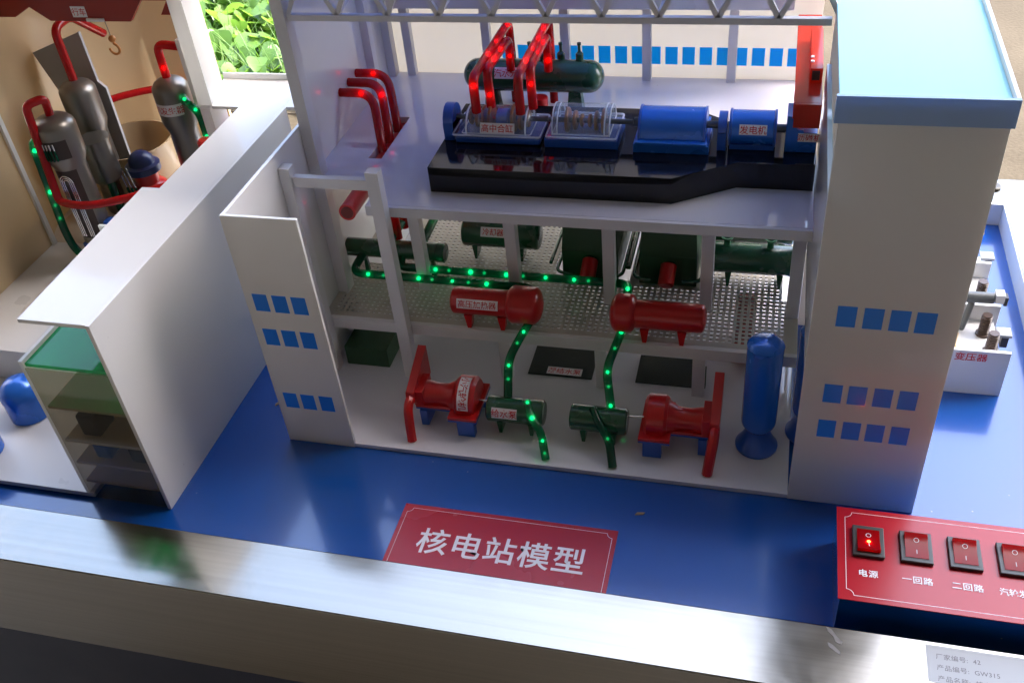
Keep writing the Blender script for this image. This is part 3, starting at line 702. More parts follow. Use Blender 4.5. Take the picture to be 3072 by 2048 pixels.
build(MB().cyl((6.3, 10.995, 20.9), (6.305, 10.9, 20.905), .62), 'bore_shade', pbr('dark red bore', (.12, .004, .004), .5), bp)  # dark disc paints the shade inside the pipe mouth

# overhead crane of the hall (right end)
cr = thing('hall_crane', 'red and purple gantry crane beam running front to back beside the tower', 'crane', (48.6, 30, 27))
B(cr, 'girder', CRANE_RED, 47.5, 49.9, 20.4, 41.0, 28.75, 29.2, bevel=.04)
B(cr, 'end_carriage', CRANE_RED, 47.6, 49.9, 20.0, 20.38, 26.9, 29.2, bevel=.04); B(cr, 'end_carriage', CRANE_RED, 47.5, 47.85, 20.4, 24.0, 27.6, 28.74, bevel=.03)
tr = B(cr, 'trolley', CRANE_RED, 48.75, 49.85, 24.5, 34.0, 29.22, 30.6, bevel=.05)
B(cr, 'trolley_plate', DARK, 48.9, 49.6, 24.4, 24.49, 29.5, 30.4, bevel=.02)
for y in (26.0, 27.0): build(MB().cyl((48.9, y, 30.6), (48.9, y, 30.7), .17), 'bolt', WHITE_SOLID, cr)

# ================================================================== mezzanine equipment
hd = thing('feed_header', 'dark green header pipe with rounded end behind the front posts', 'pipe', (5.5, 20.6, M))
build(MB().tube([(-.0+.4, 20.8, 10.0), (11.4, 20.8, 10.0)], 1.05, 28).cyl((11.0, 20.8, 10.0), (12.0, 20.8, 10.0), 1.12, bev=.12), 'tube', DGREEN, hd)
build(MB().prism([(10.3-.3, M), (10.3+.3, M), (10.5, 9.2), (10.1, 9.2)], 1, 20.6, 21.0), 'leg', DGREEN, hd)
build(MB().prism([(2.0, M), (2.5, M), (2.4, 9.2), (2.1, 9.2)], 1, 20.6, 21.0), 'leg', DGREEN, hd)
lamp_pipe('feed_pipe', [(2.4, 20.2, 9.6), (1.9, 17.3, 8.9), (22.6, 17.0, 8.9), (23.2, 14.0, 9.6)], .46, 1.4, GREEN_TUBE, GREEN_LED, (.17, .40, .55, .70), 'green feed pipe with lamps, the nearer long one, to the labelled red heater', group='green feed pipes on the perforated floor', dim=(.24, .46, .62))
lamp_pipe('feed_pipe', [(7.0, 20.2, 9.6), (7.2, 18.9, 9.0), (32.6, 18.8, 9.0), (33.1, 14.0, 9.8)], .46, 1.3, GREEN_TUBE, GREEN_LED, (.17, .30, .43, .57, .67, .88), 'green feed pipe with lamps, the farther long one, to the unlabelled heater', group='green feed pipes on the perforated floor', dim=(.22, .35, .49, .72))
lamp_pipe('riser_pipe', [(6.3, 31.0, 12.0), (5.2, 21.8, 10.4)], .5, .5, GREEN_TUBE, GREEN_LED, (.5, .85), 'short green pipe rising behind the header, left of two', group='green pipes rising behind the header')
lamp_pipe('riser_pipe', [(9.6, 31.0, 12.0), (9.0, 21.8, 10.4)], .5, .5, GREEN_TUBE, GREEN_LED, (.55,), 'short green pipe rising behind the header, right of two', group='green pipes rising behind the header')
def capsule(mb, x0, x1, y, z, r, dome=.6, n=32):
    q = [(r*math.sin(math.pi/2*k/6), dome-dome*math.cos(math.pi/2*k/6)) for k in range(7)]; L = x1-x0
    return mb.lathe(q+[(r*math.cos(math.pi/2*k/6), L-dome+dome*math.sin(math.pi/2*k/6)) for k in range(7)], (x0, y, z), (1, 0, 0), n)
def leg(parent, x, y, z0, z1, mat, w0=.5, w1=.16, t=.9):
    build(MB().prism([(x-w1, z0), (x+w1, z0), (x+w0, z1), (x-w0, z1)], 1, y-t, y+t), 'leg', mat, parent)
def heater(flip, label, text, xa, xb, group):
    t = thing('high_pressure_heater', label, 'heater', ((xa+xb)/2, 12.4, M), group); y, z = 13.0, M+2.75
    if not flip: body, head = (xa, xb-3.4), (xb-3.9, xb)
    else: body, head = (xa+2.2, xb), (xa, xa+2.9)
    build(capsule(MB(), body[0], body[1]+(.5 if not flip else 0), y, z, 1.42, .5), 'body', RED, t)
    build(capsule(MB(), head[0], head[1], y, z, 1.95, .9), 'head', RED, t)
    for x in ((xa+2.0, xa+5.6) if not flip else (xa+3.6, xa+7.3)): leg(t, x, y-.6, M, z-1.1, RED, .45, .2, .5)
    if text: sticker(t, text, cylx_map(body[0]+3.2, y, z, 1.42, math.radians(22)), 4.4, 1.05, .82)
    return t
heater(False, 'red heater tank with a white label, fat end on the right', '高压加热器', 14.9, 24.7, 'red heater tanks on the perforated floor')
heater(True, 'red heater tank without a label, fat end on the left', None, 31.6, 41.2, 'red heater tanks on the perforated floor')
def gtank(name, x0, x1, y, z, r, noz, label, cat, group=None, legs=(), flare=True, text=None):
    t = thing(name, label, cat, ((x0+x1)/2, y, M), group)
    build(capsule(MB(), x0, x1, y, z, r, .35), 'drum', DGREEN, t)
    for x in legs: leg(t, x, y, M, z-r*.8, DGREEN, .34, .12, .9)
    for x in noz:
        if flare: build(MB().lathe([(.34, 0), (.34, .7), (.6, 1.0), (.62, 1.15), (.45, 1.15), (.3, .9), (.28, .3)], (x, y, z+r*.92), (0, 0, 1), 20), 'nozzle', LIT_GREEN, t)
        else: build(MB().cyl((x, y, z+r*.9), (x, y, z+r+1.0), .45), 'nozzle', DGREEN, t)
    if text: sticker(t, text, cylx_map(16.7, y, z, r, math.radians(35)), 2.9, 1.1, .82)
    return t
gtank('cooler', 12.7, 21.9, 25.3, 10.0, 1.62, (15.6, 19.6), 'dark green cooler drum with a partly hidden red label under the deck', 'cooler', None, (14.2, 19.6), False, '冷却器')
gtank('drain_tank', 39.9, 49.2, 23.4, 10.0, 1.6, (42.3, 46.7), 'dark green tank with two flared nozzles, the nearer one by the tower', 'tank', 'dark green tanks under the deck', (42.6, 47.9))
gtank('drain_tank', 39.9, 49.2, 28.4, 10.4, 1.5, (42.3, 46.7), 'dark green tank half hidden under the deck, behind the flared nozzle one', 'tank', 'dark green tanks under the deck', (42.6, 47.9))
def condenser(x0, x1, label, text):
    t = thing('condenser', label, 'condenser', ((x0+x1)/2, 26, F), 'dark green condensers under the deck')
    build(MB().box(x0, x1, 21.9, 32, M+.02, 10.6), 'hotwell', DGREEN_MATT, t, bevel=.06)
    build(MB().add([(x0, 21.9, 10.61), (x1, 21.9, 10.61), (x1, 32, 10.61), (x0, 32, 10.61), (x0+.6, 23.6, D-1.02), (x1-.6, 23.6, D-1.02), (x1-.6, 31, D-1.02), (x0+.6, 31, D-1.02)],
                   [(0, 1, 5, 4), (1, 2, 6, 5), (2, 3, 7, 6), (3, 0, 4, 7), (4, 5, 6, 7), (3, 2, 1, 0)]), 'neck', DGREEN_MATT, t, bevel=.05)
    xc = (x0+x1)/2
    build(MB().cyl((xc+.1, 21.95, 9.6), (xc, 19.9, 8.2), .85, bev=.15), 'outlet', RED, t)
    for s_ in (-1, 1):
        xx = x1+.55 if s_ > 0 else x0-.55
        for k in range(2):
            pth = fillet([(xx+s_*.7*k, 34, 8.2+.5*k), (xx+s_*.7*k, 21.2-.0*k, 8.2+.5*k), (xc+s_*1.6, 20.9, 8.2+.5*k)] if k == 0 else [(xx+s_*.7, 34, 8.9), (xx+s_*.7, 21.8, 8.9)], .9)
            build(MB().tube(pth, .2, 10), 'cooling_tube', DGREEN, t)
    if text: sticker(t, text, flat_map((xc-.3, 22.18, 12.0), (1, 0, 0), (0, .17, 1)), 2.9, 1.1, .9)
condenser(24.9, 31.0, 'dark green condenser with a red label left of its twin', '凝汽器')
condenser(33.3, 39.4, 'dark green condenser without label between two front posts', None)
solo(MB().box(43.6, 45.9, 17.5, 22.5, F, 6.0), 'red_unit', RED, 'red block seen through the holes of the perforated floor', 'machine', bevel=.1)

# ================================================================== ground floor equipment
def pump(x0, x1, label, text):
    t = thing('feed_pump', label, 'pump', ((x0+x1)/2, 4.4, F), 'green feed pumps on the hall floor'); y, z, r = 4.4, 2.95, 1.3
    build(MB().lathe([(0, 0), (r-.15, 0), (r, .15), (r, x1-x0-.15), (r-.15, x1-x0), (0, x1-x0)], (x0, y, z), (1, 0, 0), 32), 'drum', DGREEN, t)
    for x in (x0+1.3, x1-1.3): leg(t, x, y, F, z-1.0, DGREEN, .3, .16, .9)
    if text: sticker(t, text, cylx_map(x0+1.95, y, z, r, math.radians(22)), 2.6, 1.15, .88)
pump(20.5, 26.3, 'green feed pump drum with a white label, left of two', '给水泵')
pump(29.0, 34.6, 'green feed pump drum without label, right of two', None)
lamp_pipe('drop_pipe', [(23.5, 12.2, 8.3), (22.8, 10.2, 7.6), (22.0, 8.0, 6.4), (22.5, 5.0, 4.0)], .44, 1.2, GREEN_TUBE, GREEN_LED, (.17, .62), 'green pipe with lamps dropping from the labelled heater to the pump', group='green pipes dropping from the heaters', dim=(.33, .78))
lamp_pipe('drop_pipe', [(33.0, 12.2, 8.3), (32.6, 10.2, 7.6), (32.0, 8.0, 6.4), (32.9, 5.0, 4.0)], .44, 1.2, GREEN_TUBE, GREEN_LED, (.05, .58, .97), 'green pipe with lamps dropping from the unlabelled heater to the pump', group='green pipes dropping from the heaters', dim=(.28, .75))
lamp_pipe('outlet_pipe', [(24.6, 4.5, 4.25), (25.3, 3.0, 3.6), (26.5, 1.9, 2.7), (27.1, .55, F)], .42, .8, GREEN_TUBE, GREEN_LED, (.03, .30, .70), 'green outlet pipe with bright lamps from the labelled pump to the floor', group='green outlet pipes of the pumps', dim=(.9,))
lamp_pipe('outlet_pipe', [(31.2, 4.5, 4.25), (32.1, 3.0, 3.6), (33.2, 1.9, 2.7), (33.7, .55, F)], .42, .8, GREEN_TUBE, GREEN_LED, (), 'green outlet pipe without lit lamps from the unlabelled pump to the floor', group='green outlet pipes of the pumps', dim=(.55,))
def small_turbine(sx, xo, label, text):
    """sx=+1: exhaust on the left; -1 mirrored about xo"""
    X = lambda a: xo+sx*a
    t = thing('feed_pump_turbine', label, 'turbine', (xo, 5, F), 'red feed pump turbines on the hall floor')
    y = 5.0; zc = 3.6
    def bx(name, mat, a0, a1, y0, y1, z0, z1, bevel=.05):
        return B(t, name, mat, min(X(a0), X(a1)), max(X(a0), X(a1)), y0, y1, z0, z1, bevel=bevel)
    bx('base', BLUE_SAT, 2.2, 4.0, 2.4, 3.2, F, 2.5); bx('base', BLUE_SAT, 2.2, 4.0, 6.8, 7.5, F, 2.5); bx('base', BLUE_SAT, -2.0, -1.2, 3.4, 6.6, F, 2.5)
    fl = [(-2.4, 3.6), (1.4, 3.6), (1.4, 2.2), (4.4, 2.2), (4.4, 7.8), (1.4, 7.8), (1.4, 6.4), (-2.4, 6.4)]
    pts = [(X(a), b) for a, b in fl]; build(MB().prism(pts, 2, 2.75, 3.1), 'flange', RED, t, bevel=.04); build(MB().prism(pts, 2, 2.51, 2.74), 'lower_flange', BLUE_SAT, t, bevel=.03)
    build(MB().lathe([(0, 0), (1.9, 0), (2.2, .3), (2.2, 1.9), (1.9, 2.2), (0, 2.2)], (X(1.8), y, zc), (sx, 0, 0), 36), 'casing', RED, t)
    build(MB().lathe([(1.35, 0), (1.15, 1.2), (1.2, 2.4), (1.75, 3.3)], (X(-1.5), y, zc), (sx, 0, 0), 32), 'cone', RED, t)
    bx('duct', RED, -2.45, -1.45, 3.5, 6.5, 3.11, 4.9)
    pts = [(8.4, 7.0), (8.4, 3.3), (4.0, 2.8), (3.0, 3.9), (3.3, 4.9)]
    a0, a1 = sorted((X(-3.1), X(-2.2))); build(MB().prism(pts, 0, a0, a1), 'exhaust_plate', RED, t, bevel=.05)
    pth = fillet([(X(-2.65), 3.7, 4.2), (X(-2.68), 2.3, 3.9), (X(-2.5), 1.6, 2.4), (X(-2.3), 1.0, F)], .9); build(MB().tube(pth, .5, 8), 'exhaust_pipe', RED, t)
    build(MB().cyl((X(4.0), y, zc-.3), (X(6.2), y, zc-.5), .09, n=10), 'coupling_rod', SILVER, t)
    if text:
        def fn(a, b, h=0.):
            p = math.radians(52)-a/2.2; return Vector((X(2.9)+b, y-(2.2+h)*math.cos(p), zc+(2.2+h)*math.sin(p)))
        # runs down the front of the casing, letters turned with it
        sticker(t, text, fn, 3.9, 1.15, .92, nx=20, ny=3)
small_turbine(1, 15.4, 'red feed pump turbine with a vertical white label, left of two', '小汽轮机')
small_turbine(-1, 40.3, 'red feed pump turbine without label, right of two', None)
def column_tank(x, y, label):
    t = thing('storage_column', label, 'tank', (x, y, F), 'tall blue column tanks by the tower')
    build(MB().lathe([(0, .02), (1.95, .02), (2.0, .12), (2.0, .32), (1.85, .5), (1.1, 2.0), (1.0, 2.45)], (x, y, F), (0, 0, 1), 36), 'foot', BLUE_SAT, t)
    build(MB().lathe([(1.0, 0), (1.3, .2), (1.58, .75), (1.62, 1.1), (1.62, 10.0), (1.6, 10.06)], (x, y, F+2.4), (0, 0, 1), 40), 'shell', BLUE, t)
    build(MB().lathe([(1.64, 0), (1.66, .12), (1.45, .45), (.9, .75), (0, .9)], (x, y, F+12.45), (0, 0, 1), 40), 'lid', BLUE, t)
column_tank(46.9, 5.6, 'tall blue column tank standing free on the hall floor'); column_tank(51.5, 8.0, 'tall blue column tank mostly hidden behind the tower edge')
pit = thing('pump_pit', 'flat dark sheet as a shaded floor opening, red label, between the pumps', 'tray', (26, 15, F), 'dark sheets as floor openings')
B(pit, 'tray', PIT_SHADE, 22.5, 29.5, 12.7, 17.4, F, F+.12, bevel=.02); sticker(pit, '凝结水泵', flat_map((26.4, 13.5, F+.14), (1, 0, 0), (0, 1, .0)), 3.8, 1.15, .9)  # flat dark sheet painted as a sunken floor opening
pit = thing('pump_pit', 'flat dark sheet as a shaded floor opening, no label, behind the right red turbine', 'tray', (37, 15, F), 'dark sheets as floor openings')
B(pit, 'tray', PIT_SHADE, 34.1, 40.0, 12.9, 17.4, F, F+.12, bevel=.02)
solo(MB().box(40.9, 41.4, 13.0, 13.6, F, F+2.6), 'stub_post', DGREEN_MATT, 'small dark green stub post beside the unlabelled floor opening', 'post', bevel=.03)
solo(MB().box(2.0, 7.0, 11.55, 16.6, F, 3.0), 'oil_tank', DGREEN_MATT, 'low dark green box on the hall floor behind the left front panel', 'tank', bevel=.06)

# ================================================================== annex on the left
an = thing('annex_building', 'narrow white annex with a green glass shelf and open end', 'model building', (-12, 9, 0))
B(an, 'outer_wall', WHITE, -8.2, -7.8, -11.3, 29, 0, 22.8, bevel=.04)
build(MB().prism([(-14.9, -11.2), (-8.21, -11.2), (-8.21, 36), (-19.3, 36), (-17.1, 28.7), (-13.6, 28.7), (-13.6, 10.6), (-15.6, 10.6)], 2, 22.4, 22.79), 'roof', WHITE, an, bevel=.03)
B(an, 'roof', WHITE, -8.2, -.02, 29.01, 36, 22.4, 22.79, bevel=.03); B(an, 'parapet', WHITE, -19.2, -.02, 36.0, 36.3, 22.0, 23.5, bevel=.04)
B(an, 'inner_wall', WHITE_THIN, -17.2, -16.8, -11.2, 3.1, .804, 17.8, bevel=.03); B(an, 'inner_wall', WHITE, -17.2, -16.8, 3.2, 10, 5.01, 17.8, bevel=.03)
build(MB().box(-16.79, -8.21, -11.0, 4, 17.1, 17.45), 'glass_shelf', GREEN_GLASS, an, bevel=.02)
for z in (12.2, 7.9, 4.9, 2.3): B(an, 'shelf', CREAM_FLOOR, -16.79, -8.21, -10.9, 4, z-.3, z, bevel=.02)
B(an, 'rear_panel', WHITE_THIN, -16.79, -8.21, 4.01, 4.3, .01, 22.3, bevel=0)
B(an, 'smoked_front', SMOKE, -16.79, -8.21, -11.2, -11.06, .1, 17.0, bevel=0)
B(an, 'partition', CREAM, -12.6, -12.4, -6.0, 4, 7.91, 11.89, bevel=0)
for (x0, x1, y0, y1, z, h, m, lab) in ((-15.2, -13.2, -10.2, -7.6, 7.9, 2.6, DARK, 'black cabinet on the upper annex shelf'), (-14.9, -13.2, -10.2, -7.9, 4.9, 1.9, BLUE_SAT, 'small blue cabinet on the lower annex shelf'), (-11.0, -8.6, -10.2, -7.8, 4.9, 1.9, DARK, 'black cabinet at the right of the lower annex shelf')):
    solo(MB().box(x0, x1, y0, y1, z+.004, z+h), 'cabinet', m, lab, 'cabinet', bevel=.25)
base = thing('annex_floor', 'white floor sheet with two blue domed tanks beside the annex', 'floor sheet', (-40, -4, 0))
B(base, 'sheet', WHITE_SOLID, -71, -16.3, -11.3, 3.2, .25, .8, bevel=.03); B(base, 'shadow_gap', DARK, -70, -17, -10.9, 3.0, .004, .245, bevel=0)  # dark slab paints the shadow gap under the sheet
for (x, y, lab) in ((-30.2, -1.6, 'blue domed tank on the white floor sheet, farther one'), (-31.9, -8.0, 'blue domed tank cut by the left photo edge, nearer one')):
    t = thing('domed_tank', lab, 'tank', (x, y, .8), 'blue domed tanks beside the annex'); r = 2.25
    build(MB().cyl((x, y, .8), (x, y, 3.6), r, n=40, bev=.08), 'drum', BLUE, t)
    build(MB().lathe([(r+.06, 0)]+[((r+.06)*math.cos(math.pi/2*k/8), .15+2.0*math.sin(math.pi/2*k/8)) for k in range(9)], (x, y, 3.6), (0, 0, 1), 40), 'dome', BLUE, t)

# ================================================================== reactor building
rb = thing('reactor_building', 'cutaway cream reactor containment with curved back wall', 'model building', (-31, 30, 0))
B(rb, 'plinth', WHITE_SOLID, -71, -17.25, 3.25, 50, .004, 5.0, bevel=.05)
CX, CY, CR = -31.0, 33.0, 15.0
mb = MB(); a0, a1 = math.radians(217), math.radians(76); n = 48
for k in range(n+1):
    a = a0+(a1-a0)*k/n
    for rr in (CR, CR+.4):
        for z in (5.01, 40): mb.v.append((CX+rr*math.cos(a), CY+rr*math.sin(a), z))
for k in range(n):
    o = 4*k; q = o+4
    mb.f += [(o, o+1, q+1, q), (o+2, q+2, q+3, o+3), (o+1, o+3, q+3, q+1), (o, q, q+2, o+2)]
mb.f += [(0, 2, 3, 1), (4*n, 4*n+1, 4*n+3, 4*n+2)]
build(mb, 'containment_shell', CREAM, rb, angle=50)
B(rb, 'left_wall', CREAM, -43.4, -43.0, 5, 23.6, 5.01, 21.3, bevel=.04); B(rb, 'left_ledge', WHITE, -71, -43.42, 5, 24, 5.01, 9.0, bevel=.04)
B(rb, 'front_flange', WHITE, -43.0, -42.6, 23.65, 24.3, 5.01, 40, bevel=.04)
build(MB().prism([(-17.0, 28.75), (-19.0, 35.2), (-20.6, 35.2), (-18.8, 28.75)], 2, 22.81, 40), 'right_column', WHITE_THIN, rb, bevel=.05)
build(MB().prism([(-17.5, 28.8), (-19.5, 35.2), (-20.6, 35.2), (-18.8, 28.8)], 2, 5.01, 22.38), 'right_column', WHITE_THIN, rb, bevel=.05)
build(MB().cyl((CX, CY, 40.3), (CX, CY, 40.8), CR+.4, n=48), 'roof', CREAM, rb)  # unseen lid added to dim the inside of the containment
B(rb, 'inner_floor', CREAM_FLOOR, -45.0, -19.3, 24.4, 45, 5.004, 5.06, bevel=0)
# shields
solo(MB().prism([(-45.4, 25.5), (-37.5, 28.3), (-37.4, 21.9), (-36.5, 21.0), (-36.7, 9), (-42.4, 9), (-42.6, 19.4), (-43.4, 19.4)], 1, 36.2, 36.6), 'shield_plate', GREY, 'grey slanted shield plate behind the left steam generator', 'plate', bevel=.03)
solo(MB().box(-22.0, -21.3, 32.6, 35.4, 5.1, 29.0), 'shield_plate', WHITE, 'narrow pale upright shield slab right of the labelled generator', 'plate', bevel=.04)
def ladder_gen(x, y, ztop, zbot, rt, rb_, label, cut=True):
    t = thing('steam_generator', label, 'steam generator', (x, y, zbot), 'grey steam generators in the containment')
    H = ztop-zbot; h1 = H*.70; h2 = H*.63
    build(MB().lathe([(0, 0), (rb_*.9, 0), (rb_, .3), (rb_, h2), (rt, h1), (rt, H-1.5)]+[(rt*math.cos(math.pi/2*k/7), H-1.5+1.5*math.sin(math.pi/2*k/7)) for k in range(1, 8)], (x, y, zbot), (0, 0, 1), 40), 'shell', GUN, t)
    if cut:
        def patch(r, z0, z1, aw): return MB().lathe([(r, z0), (r, z1)], (x, y, zbot), (0, 0, 1), 14, *aw)
        # the lathe's angle 0 axis is u = axis x X = +Y ; front (-Y, +X side) lies near pi
        build(patch(rt+.03, h1+.3, H-2.4, (math.radians(150), math.radians(235))), 'cutaway', DARK_CUT, t)
        build(patch(rb_+.03, 1.2, h2-.2, (math.radians(150), math.radians(235))), 'cutaway', DARK_CUT, t)
        u = Vector((0, 1, 0)); v = Vector((-1, 0, 0))
        for i, a in enumerate((168, 178, 188, 198)):
            d = Vector((math.sin(math.radians(a-180)), -math.cos(math.radians(a-180)), 0))
            p = Vector((x, y, 0))+d*(rt+.1); build(MB().cyl((p.x, p.y, zbot+h1+.5), (p.x, p.y, zbot+H-2.6), .09, n=8), 'tube', SILVER, t); build(MB().cyl((p.x, p.y-.05, zbot+h1+.3), (p.x, p.y-.05, zbot+h1+1.6), .13, n=8), 'wick', GREEN_TUBE, t)
        for rr in (.35, .6, .85):
            c = Vector((x+.25, y-rb_-.1, 0)); pth = [(c.x-rr, c.y, zbot+1.5)]+[(c.x-rr*math.cos(math.pi*k/10), c.y, zbot+h2-1.6+rr*math.sin(math.pi*k/10)) for k in range(11)]+[(c.x+rr, c.y, zbot+1.5)]
            build(MB().tube([Vector(p) for p in pth], .07, 8), 'u_tube', SILVER, t)
    return t
g1 = ladder_gen(-33.2, 21.6, 24.8, 8.2, 2.35, 1.85, 'grey steam generator with cut open front and silver tubes')
B(g1, 'stand', BLUE_SAT, -34.9, -31.7, 20.2, 23.0, 7.0, 8.19, bevel=.1)
for dx in (-1.5, 1.3): B(g1, 'stand_leg', BLUE_SAT, -33.2+dx-.15, -33.2+dx+.15, 20.4, 20.7, 5.01, 6.99, bevel=.03)
g2 = ladder_gen(-38.1, 33.0, 23.6, 5.1, 2.25, 1.8, 'grey steam generator in front of the slanted shield plate', False)
g3 = ladder_gen(-25.6, 34.0, 23.8, 5.1, 2.2, 1.75, 'grey steam generator with a red and white label band', False)
def fn3(a, b, h=0.):
    p = math.radians(-6)+a/2.2; return Vector((-25.6+(2.2+h)*math.sin(p), 34-(2.2+h)*math.cos(p), 20.3+b))
sticker(g3, '蒸汽发生器', fn3, 4.6, 1.5, 1.0)
prz = thing('pressurizer', 'plain grey cylinder between the generators and the reactor vessel', 'tank', (-35.2, 29, 5.1))
build(MB().lathe([(0, 0), (1.7, 0), (1.95, .5), (1.95, 5.6), (1.95, 5.65), (0, 5.65)], (-35.2, 29, 12.2), (0, 0, 1), 36), 'shell', GUN, prz)
build(MB().cyl((-34.6, 28.6, 5.1), (-34.8, 28.7, 12.3), .55, n=14), 'leg', GREEN_TUBE, prz)
build(MB().tube(fillet([(-34.6, 28.6, 7.0), (-33.2, 27.6, 6.6), (-32.0, 27, 6.6)], .6), .45, 12), 'drain', GREEN_TUBE, prz)
rv = thing('reactor_vessel', 'reactor vessel with dark blue head, red body and silver rods', 'reactor', (-32.3, 32.2, 5.1))
x, y = -32.0, 32.2
build(MB().lathe([(0, 0), (2.9, 0), (2.9, 3.4), (2.2, 4.6), (1.5, 5.0), (1.5, 6.6)], (x, y, 5.1), (0, 0, 1), 36), 'body', RED, rv)
build(MB().lathe([(1.3, 0), (2.2, .05), (2.2, .9), (1.7, 1.1)]+[(1.65*math.cos(math.pi/2*k/6), 1.2+1.5*math.sin(math.pi/2*k/6)) for k in range(7)], (x, y, 11.7), (0, 0, 1), 36), 'head', NAVY_PAINT, rv)
for k, dx in enumerate((-1.2, -.6, 0)):
    build(MB().cyl((x+dx-.3, y-2.2, 9.2), (x+dx-.6, y-2.5, 13.3), .10, n=8), 'control_rod', SILVER, rv); build(MB().cyl((x+dx-.25, y-2.9, 6.0), (x+dx-.35, y-3.0, 8.4), .10, n=8), 'fuel_rod', SILVER, rv)
    build(MB().cyl((x+dx-.15, y-2.3, 8.8), (x+dx-.35, y-2.4, 10.4), .17, n=8), 'rod_sleeve', GREEN_TUBE, rv)
build(MB().cyl((x+2.6, y, 8.0), (x+4.6, y-.6, 8.2), .5, n=16), 'nozzle', BLUE_SAT, rv)
mb = MB(); n = 30
pr_ = [(5.5, 0), (5.5, 7.7), (5.75, 7.7), (5.75, 0)]
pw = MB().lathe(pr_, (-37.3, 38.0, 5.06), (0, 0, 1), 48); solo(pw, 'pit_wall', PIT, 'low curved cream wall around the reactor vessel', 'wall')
# main steam ring and connections
ring = []
for k in range(41):
    a = math.radians(-18+k*172/40); ring.append(Vector((CX+13.4*math.cos(a), CY+13.4*math.sin(a), 15.0+1.6*min(1, k/16))))
front = fillet([(-34.5, 19.0, 14.9), (-32.0, 18.3, 14.9), (-29.3, 18.5, 15.0), (-25.4, 20.5, 15.1), (-22.3, 23.6, 15.1), (-18.6, 27.2, 15.0), tuple(ring[0])], 2.5)
pth = fillet([(-33.2, 21.6, 24.6), (-32.4, 20.9, 27.1), (-34.0, 19.5, 26.8), (-34.5, 19.0, 14.9), (-32.0, 18.3, 14.9)], .8)[:-1]+front[2:-1]+ring
lamp_pipe('steam_ring', None, .48, 0, RED_TUBE, RED_LED, (.83,), 'long red steam pipe ringing the containment from the cut open generator', smoothpath=pth)
lamp_pipe('steam_outlet', [(-38.1, 33, 23.5), (-38.1, 33, 30.0), (-38.2, 36.5, 30.2), (-38.2, 41.5, 26.0)], .52, 1.3, RED_TUBE, RED_LED, (), 'red pipe rising from the generator by the slanted shield')
lamp_pipe('steam_outlet', [(-25.6, 34, 23.6), (-25.6, 34, 27.9), (-21.0, 33.6, 27.7), (-19.9, 33.0, 24.5), (-19.7, 31.5, 14.5)], .52, 1.3, RED_TUBE, RED_LED, (.06,), 'red pipe looping from the labelled generator over the pale slab')
lamp_pipe('water_pipe', [(-35.0, 21.5, 21.9), (-36.9, 21.2, 21.4), (-37.7, 21.2, 9.0), (-37.2, 21.0, 6.7), (-35.6, 20.6, 5.5)], .48, 1.2, GREEN_TUBE, GREEN_LED, (.06, .16, .46, .98), 'tall green pipe with lamps left of the cut open generator', dim=(.56, .66))
lamp_pipe('water_pipe', [(-23.7, 33.3, 21.6), (-22.6, 32.0, 21.6), (-20.8, 31.4, 20.5), (-20.2, 30.6, 12)], .48, 1.0, GREEN_TUBE, GREEN_LED, (.07, .26, .55), 'green pipe with lamps right of the labelled generator')
lamp_pipe('water_pipe', [(-31.9, 22.0, 9.4), (-27.5, 22.4, 9.6), (-22, 24, 9.6)], .46, .8, GREEN_TUBE, GREEN_LED, (.12, .32,), 'green pipe with lamps leaving the blue coolant pump')
cpn = thing('coolant_pump', 'small blue coolant pump at the foot of the cut open generator', 'pump', (-31.0, 21.8, 5.1))
build(MB().lathe([(0, 0), (.9, 0), (1.1, .4), (1.1, 3.6), (.7, 4.2), (0, 4.3)], (-30.9, 21.6, 6.8), (0, 0, 1), 24), 'motor', BLUE_SAT, cpn); build(MB().cyl((-32.4, 21.2, 7.6), (-31.4, 21.0, 5.1), .7, n=18), 'volute', GREEN_TUBE, cpn)
build(MB().cyl((-30.9, 21.6, 5.1), (-30.9, 21.6, 6.79), 1.3, n=24, bev=.1), 'foot', BLUE_SAT, cpn)
solo(MB().cyl((-18.3, 27.2, 15), (-18.3, 27.2, 19.3), .95, bev=.25), 'valve', RED, 'red valve barrel peeking over the annex roof edge', 'valve')
# polar crane
pc = thing('polar_crane', 'red polar crane bridge with stepped ends across the containment', 'crane', (-29, 30, 32))
build(MB().prism([(-46, 34.2), (-46, 46), (-18.2, 46), (-18.2, 33.0), (-20.8, 33.0), (-19.6, 34.6), (-22.8, 34.6), (-24.9, 32.2), (-35.4, 32.2), (-37.6, 33.8), (-40, 32.6), (-43, 32.6)], 1, 29.9, 30.5), 'girder', POLAR_RED, pc, bevel=.03)
sticker(pc, '行车', flat_map((-31.2, 29.88, 33.3), (1, 0, 0), (0, 0, 1)), 1.9, 1.25, .9)
B(pc, 'trolley', STICK, -30.4, -28.2, 29.6, 29.88, 32.25, 32.6, bevel=.02)
hk = thing('crane_hook', 'orange crane hook hanging on a thin cable from the red bridge', 'hook', (-28.5, 30.2, 28.2))
build(MB().cyl((-28.4, 30.2, 30.4), (-28.5, 30.2, 32.25), .05, n=8), 'cable', CABLE, hk)
build(MB().sphere((-28.35, 30.2, 30.05), .42, 20, 14), 'block', GOLD, hk)
pth = [Vector((-28.3, 30.2, 29.7)), Vector((-28.3, 30.2, 29.5))]+[Vector((-28.45+.62*math.cos(a), 30.2, 28.85+.62*math.sin(a))) for a in [math.radians(75-k*26) for k in range(11)]]
build(MB().tube(pth, .15, 12), 'hook', GOLD, hk)

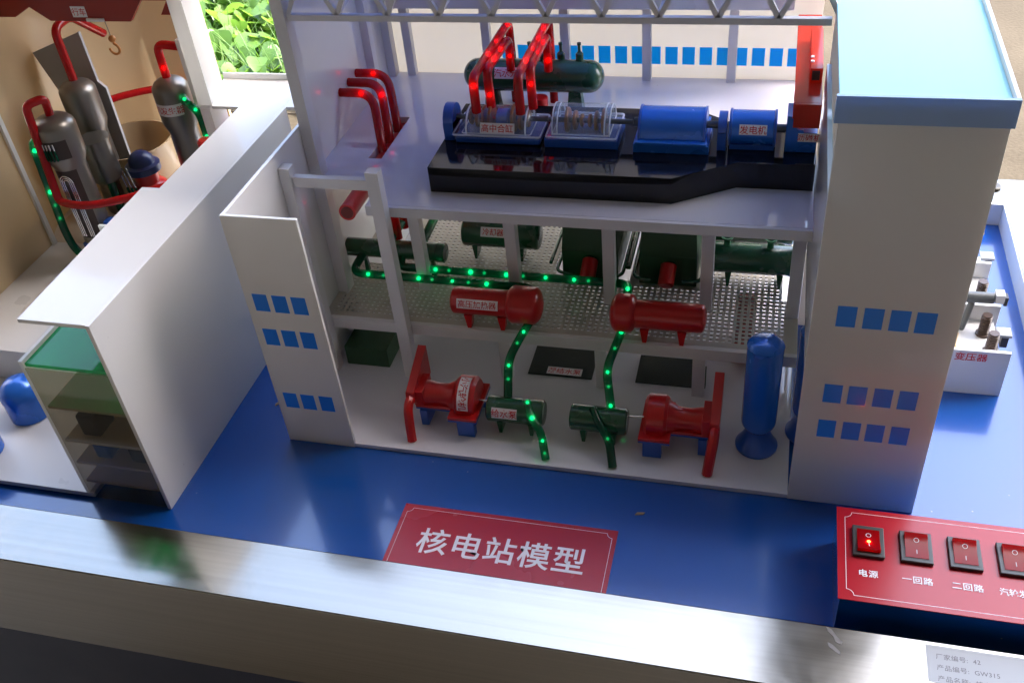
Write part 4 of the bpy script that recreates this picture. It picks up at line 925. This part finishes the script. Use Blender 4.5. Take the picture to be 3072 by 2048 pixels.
# ================================================================== transformer yard
ty = thing('transformer_yard', 'white transformer tray with three bays behind the tower, red lettering', 'model building', (65.5, 25, 0))
B(ty, 'tray', WHITE_SOLID, 61.2, 69.7, 17.0, 36, .004, 3.55, bevel=.05)
for y in (16.62, 24.2, 31.9): B(ty, 'bay_wall', WHITE_SOLID, 61.2, 70.05, y, y+.4, 0.004, 5.5, bevel=.04)
write(ty, '变压器', flat_map((66.55, 16.62, 4.75), (1, 0, 0), (0, 0, 1)), 1.0, RED_INK, .015, spacing=1.02)
def bushing(x, y, z, h, r, mat, label):
    prof = [(0, 0), (r*1.3, 0), (r*1.3, .25)]
    k = 0; zz = .3
    while zz < h-.25:
        prof += [(r*.8, zz), (r, zz+.06), (r, zz+.16), (r*.8, zz+.22)]; zz += .26
    prof += [(r*.85, h-.12), (r*.85, h), (0, h)]
    solo(MB().lathe(prof, (x, y, z), (0, 0, 1), 20), 'bushing', mat, label, 'insulator', 'ribbed bushings in the transformer bays')
bushing(68.7, 19.0, 3.56, 2.5, .55, BROWN, 'ribbed brown bushing in the front bay, nearest the red lettering')
bushing(68.4, 21.9, 3.56, 2.5, .55, BROWN, 'ribbed brown bushing in the front bay, behind the nearest one')
bushing(65.0, 19.2, 3.56, 2.2, .5, YELLOW, 'yellow topped bushing in the front bay beside the tower edge')
bushing(68.5, 27.0, 3.56, 3.0, .55, BROWN, 'ribbed brown bushing in the middle bay, taller of two')
bushing(69.0, 25.6, 3.56, 2.2, .55, BROWN, 'ribbed brown bushing in the middle bay, shorter of two')
hv = thing('bus_duct', 'grey horizontal bus duct on a bent stand in the front bay', 'duct', (67, 23.4, 3.56))
build(MB().cyl((61.5, 23.2, 7.2), (68.9, 23.2, 7.2), .58, bev=.08), 'duct', GREY_DARK, hv); build(MB().tube(fillet([(66.4, 22.6, 3.56), (66.6, 22.6, 5.0), (66.9, 23.1, 6.6)], .6), .34, 10), 'stand', GREY_DARK, hv)
B(hv, 'end_box', WHITE_SOLID, 68.95, 69.8, 22.7, 23.8, 6.9, 7.9, bevel=.04); B(hv, 'end_clip', DARK, 69.81, 70.15, 22.8, 23.7, 6.6, 7.6, bevel=.03)
for (y, lab) in ((20.5, 'grey terminal box on the front bay edge'), (34.0, 'grey terminal box on the rear bay edge')):
    t = thing('terminal_box', lab, 'box', (70, y, 3.5), 'terminal boxes on the tray edge'); B(t, 'lid', GREY, 69.2, 70.6, y-.7, y+.7, 4.9, 5.2, bevel=.04); B(t, 'body', DARK, 69.72, 70.4, y-.55, y+.55, 3.56, 4.89, bevel=.04)
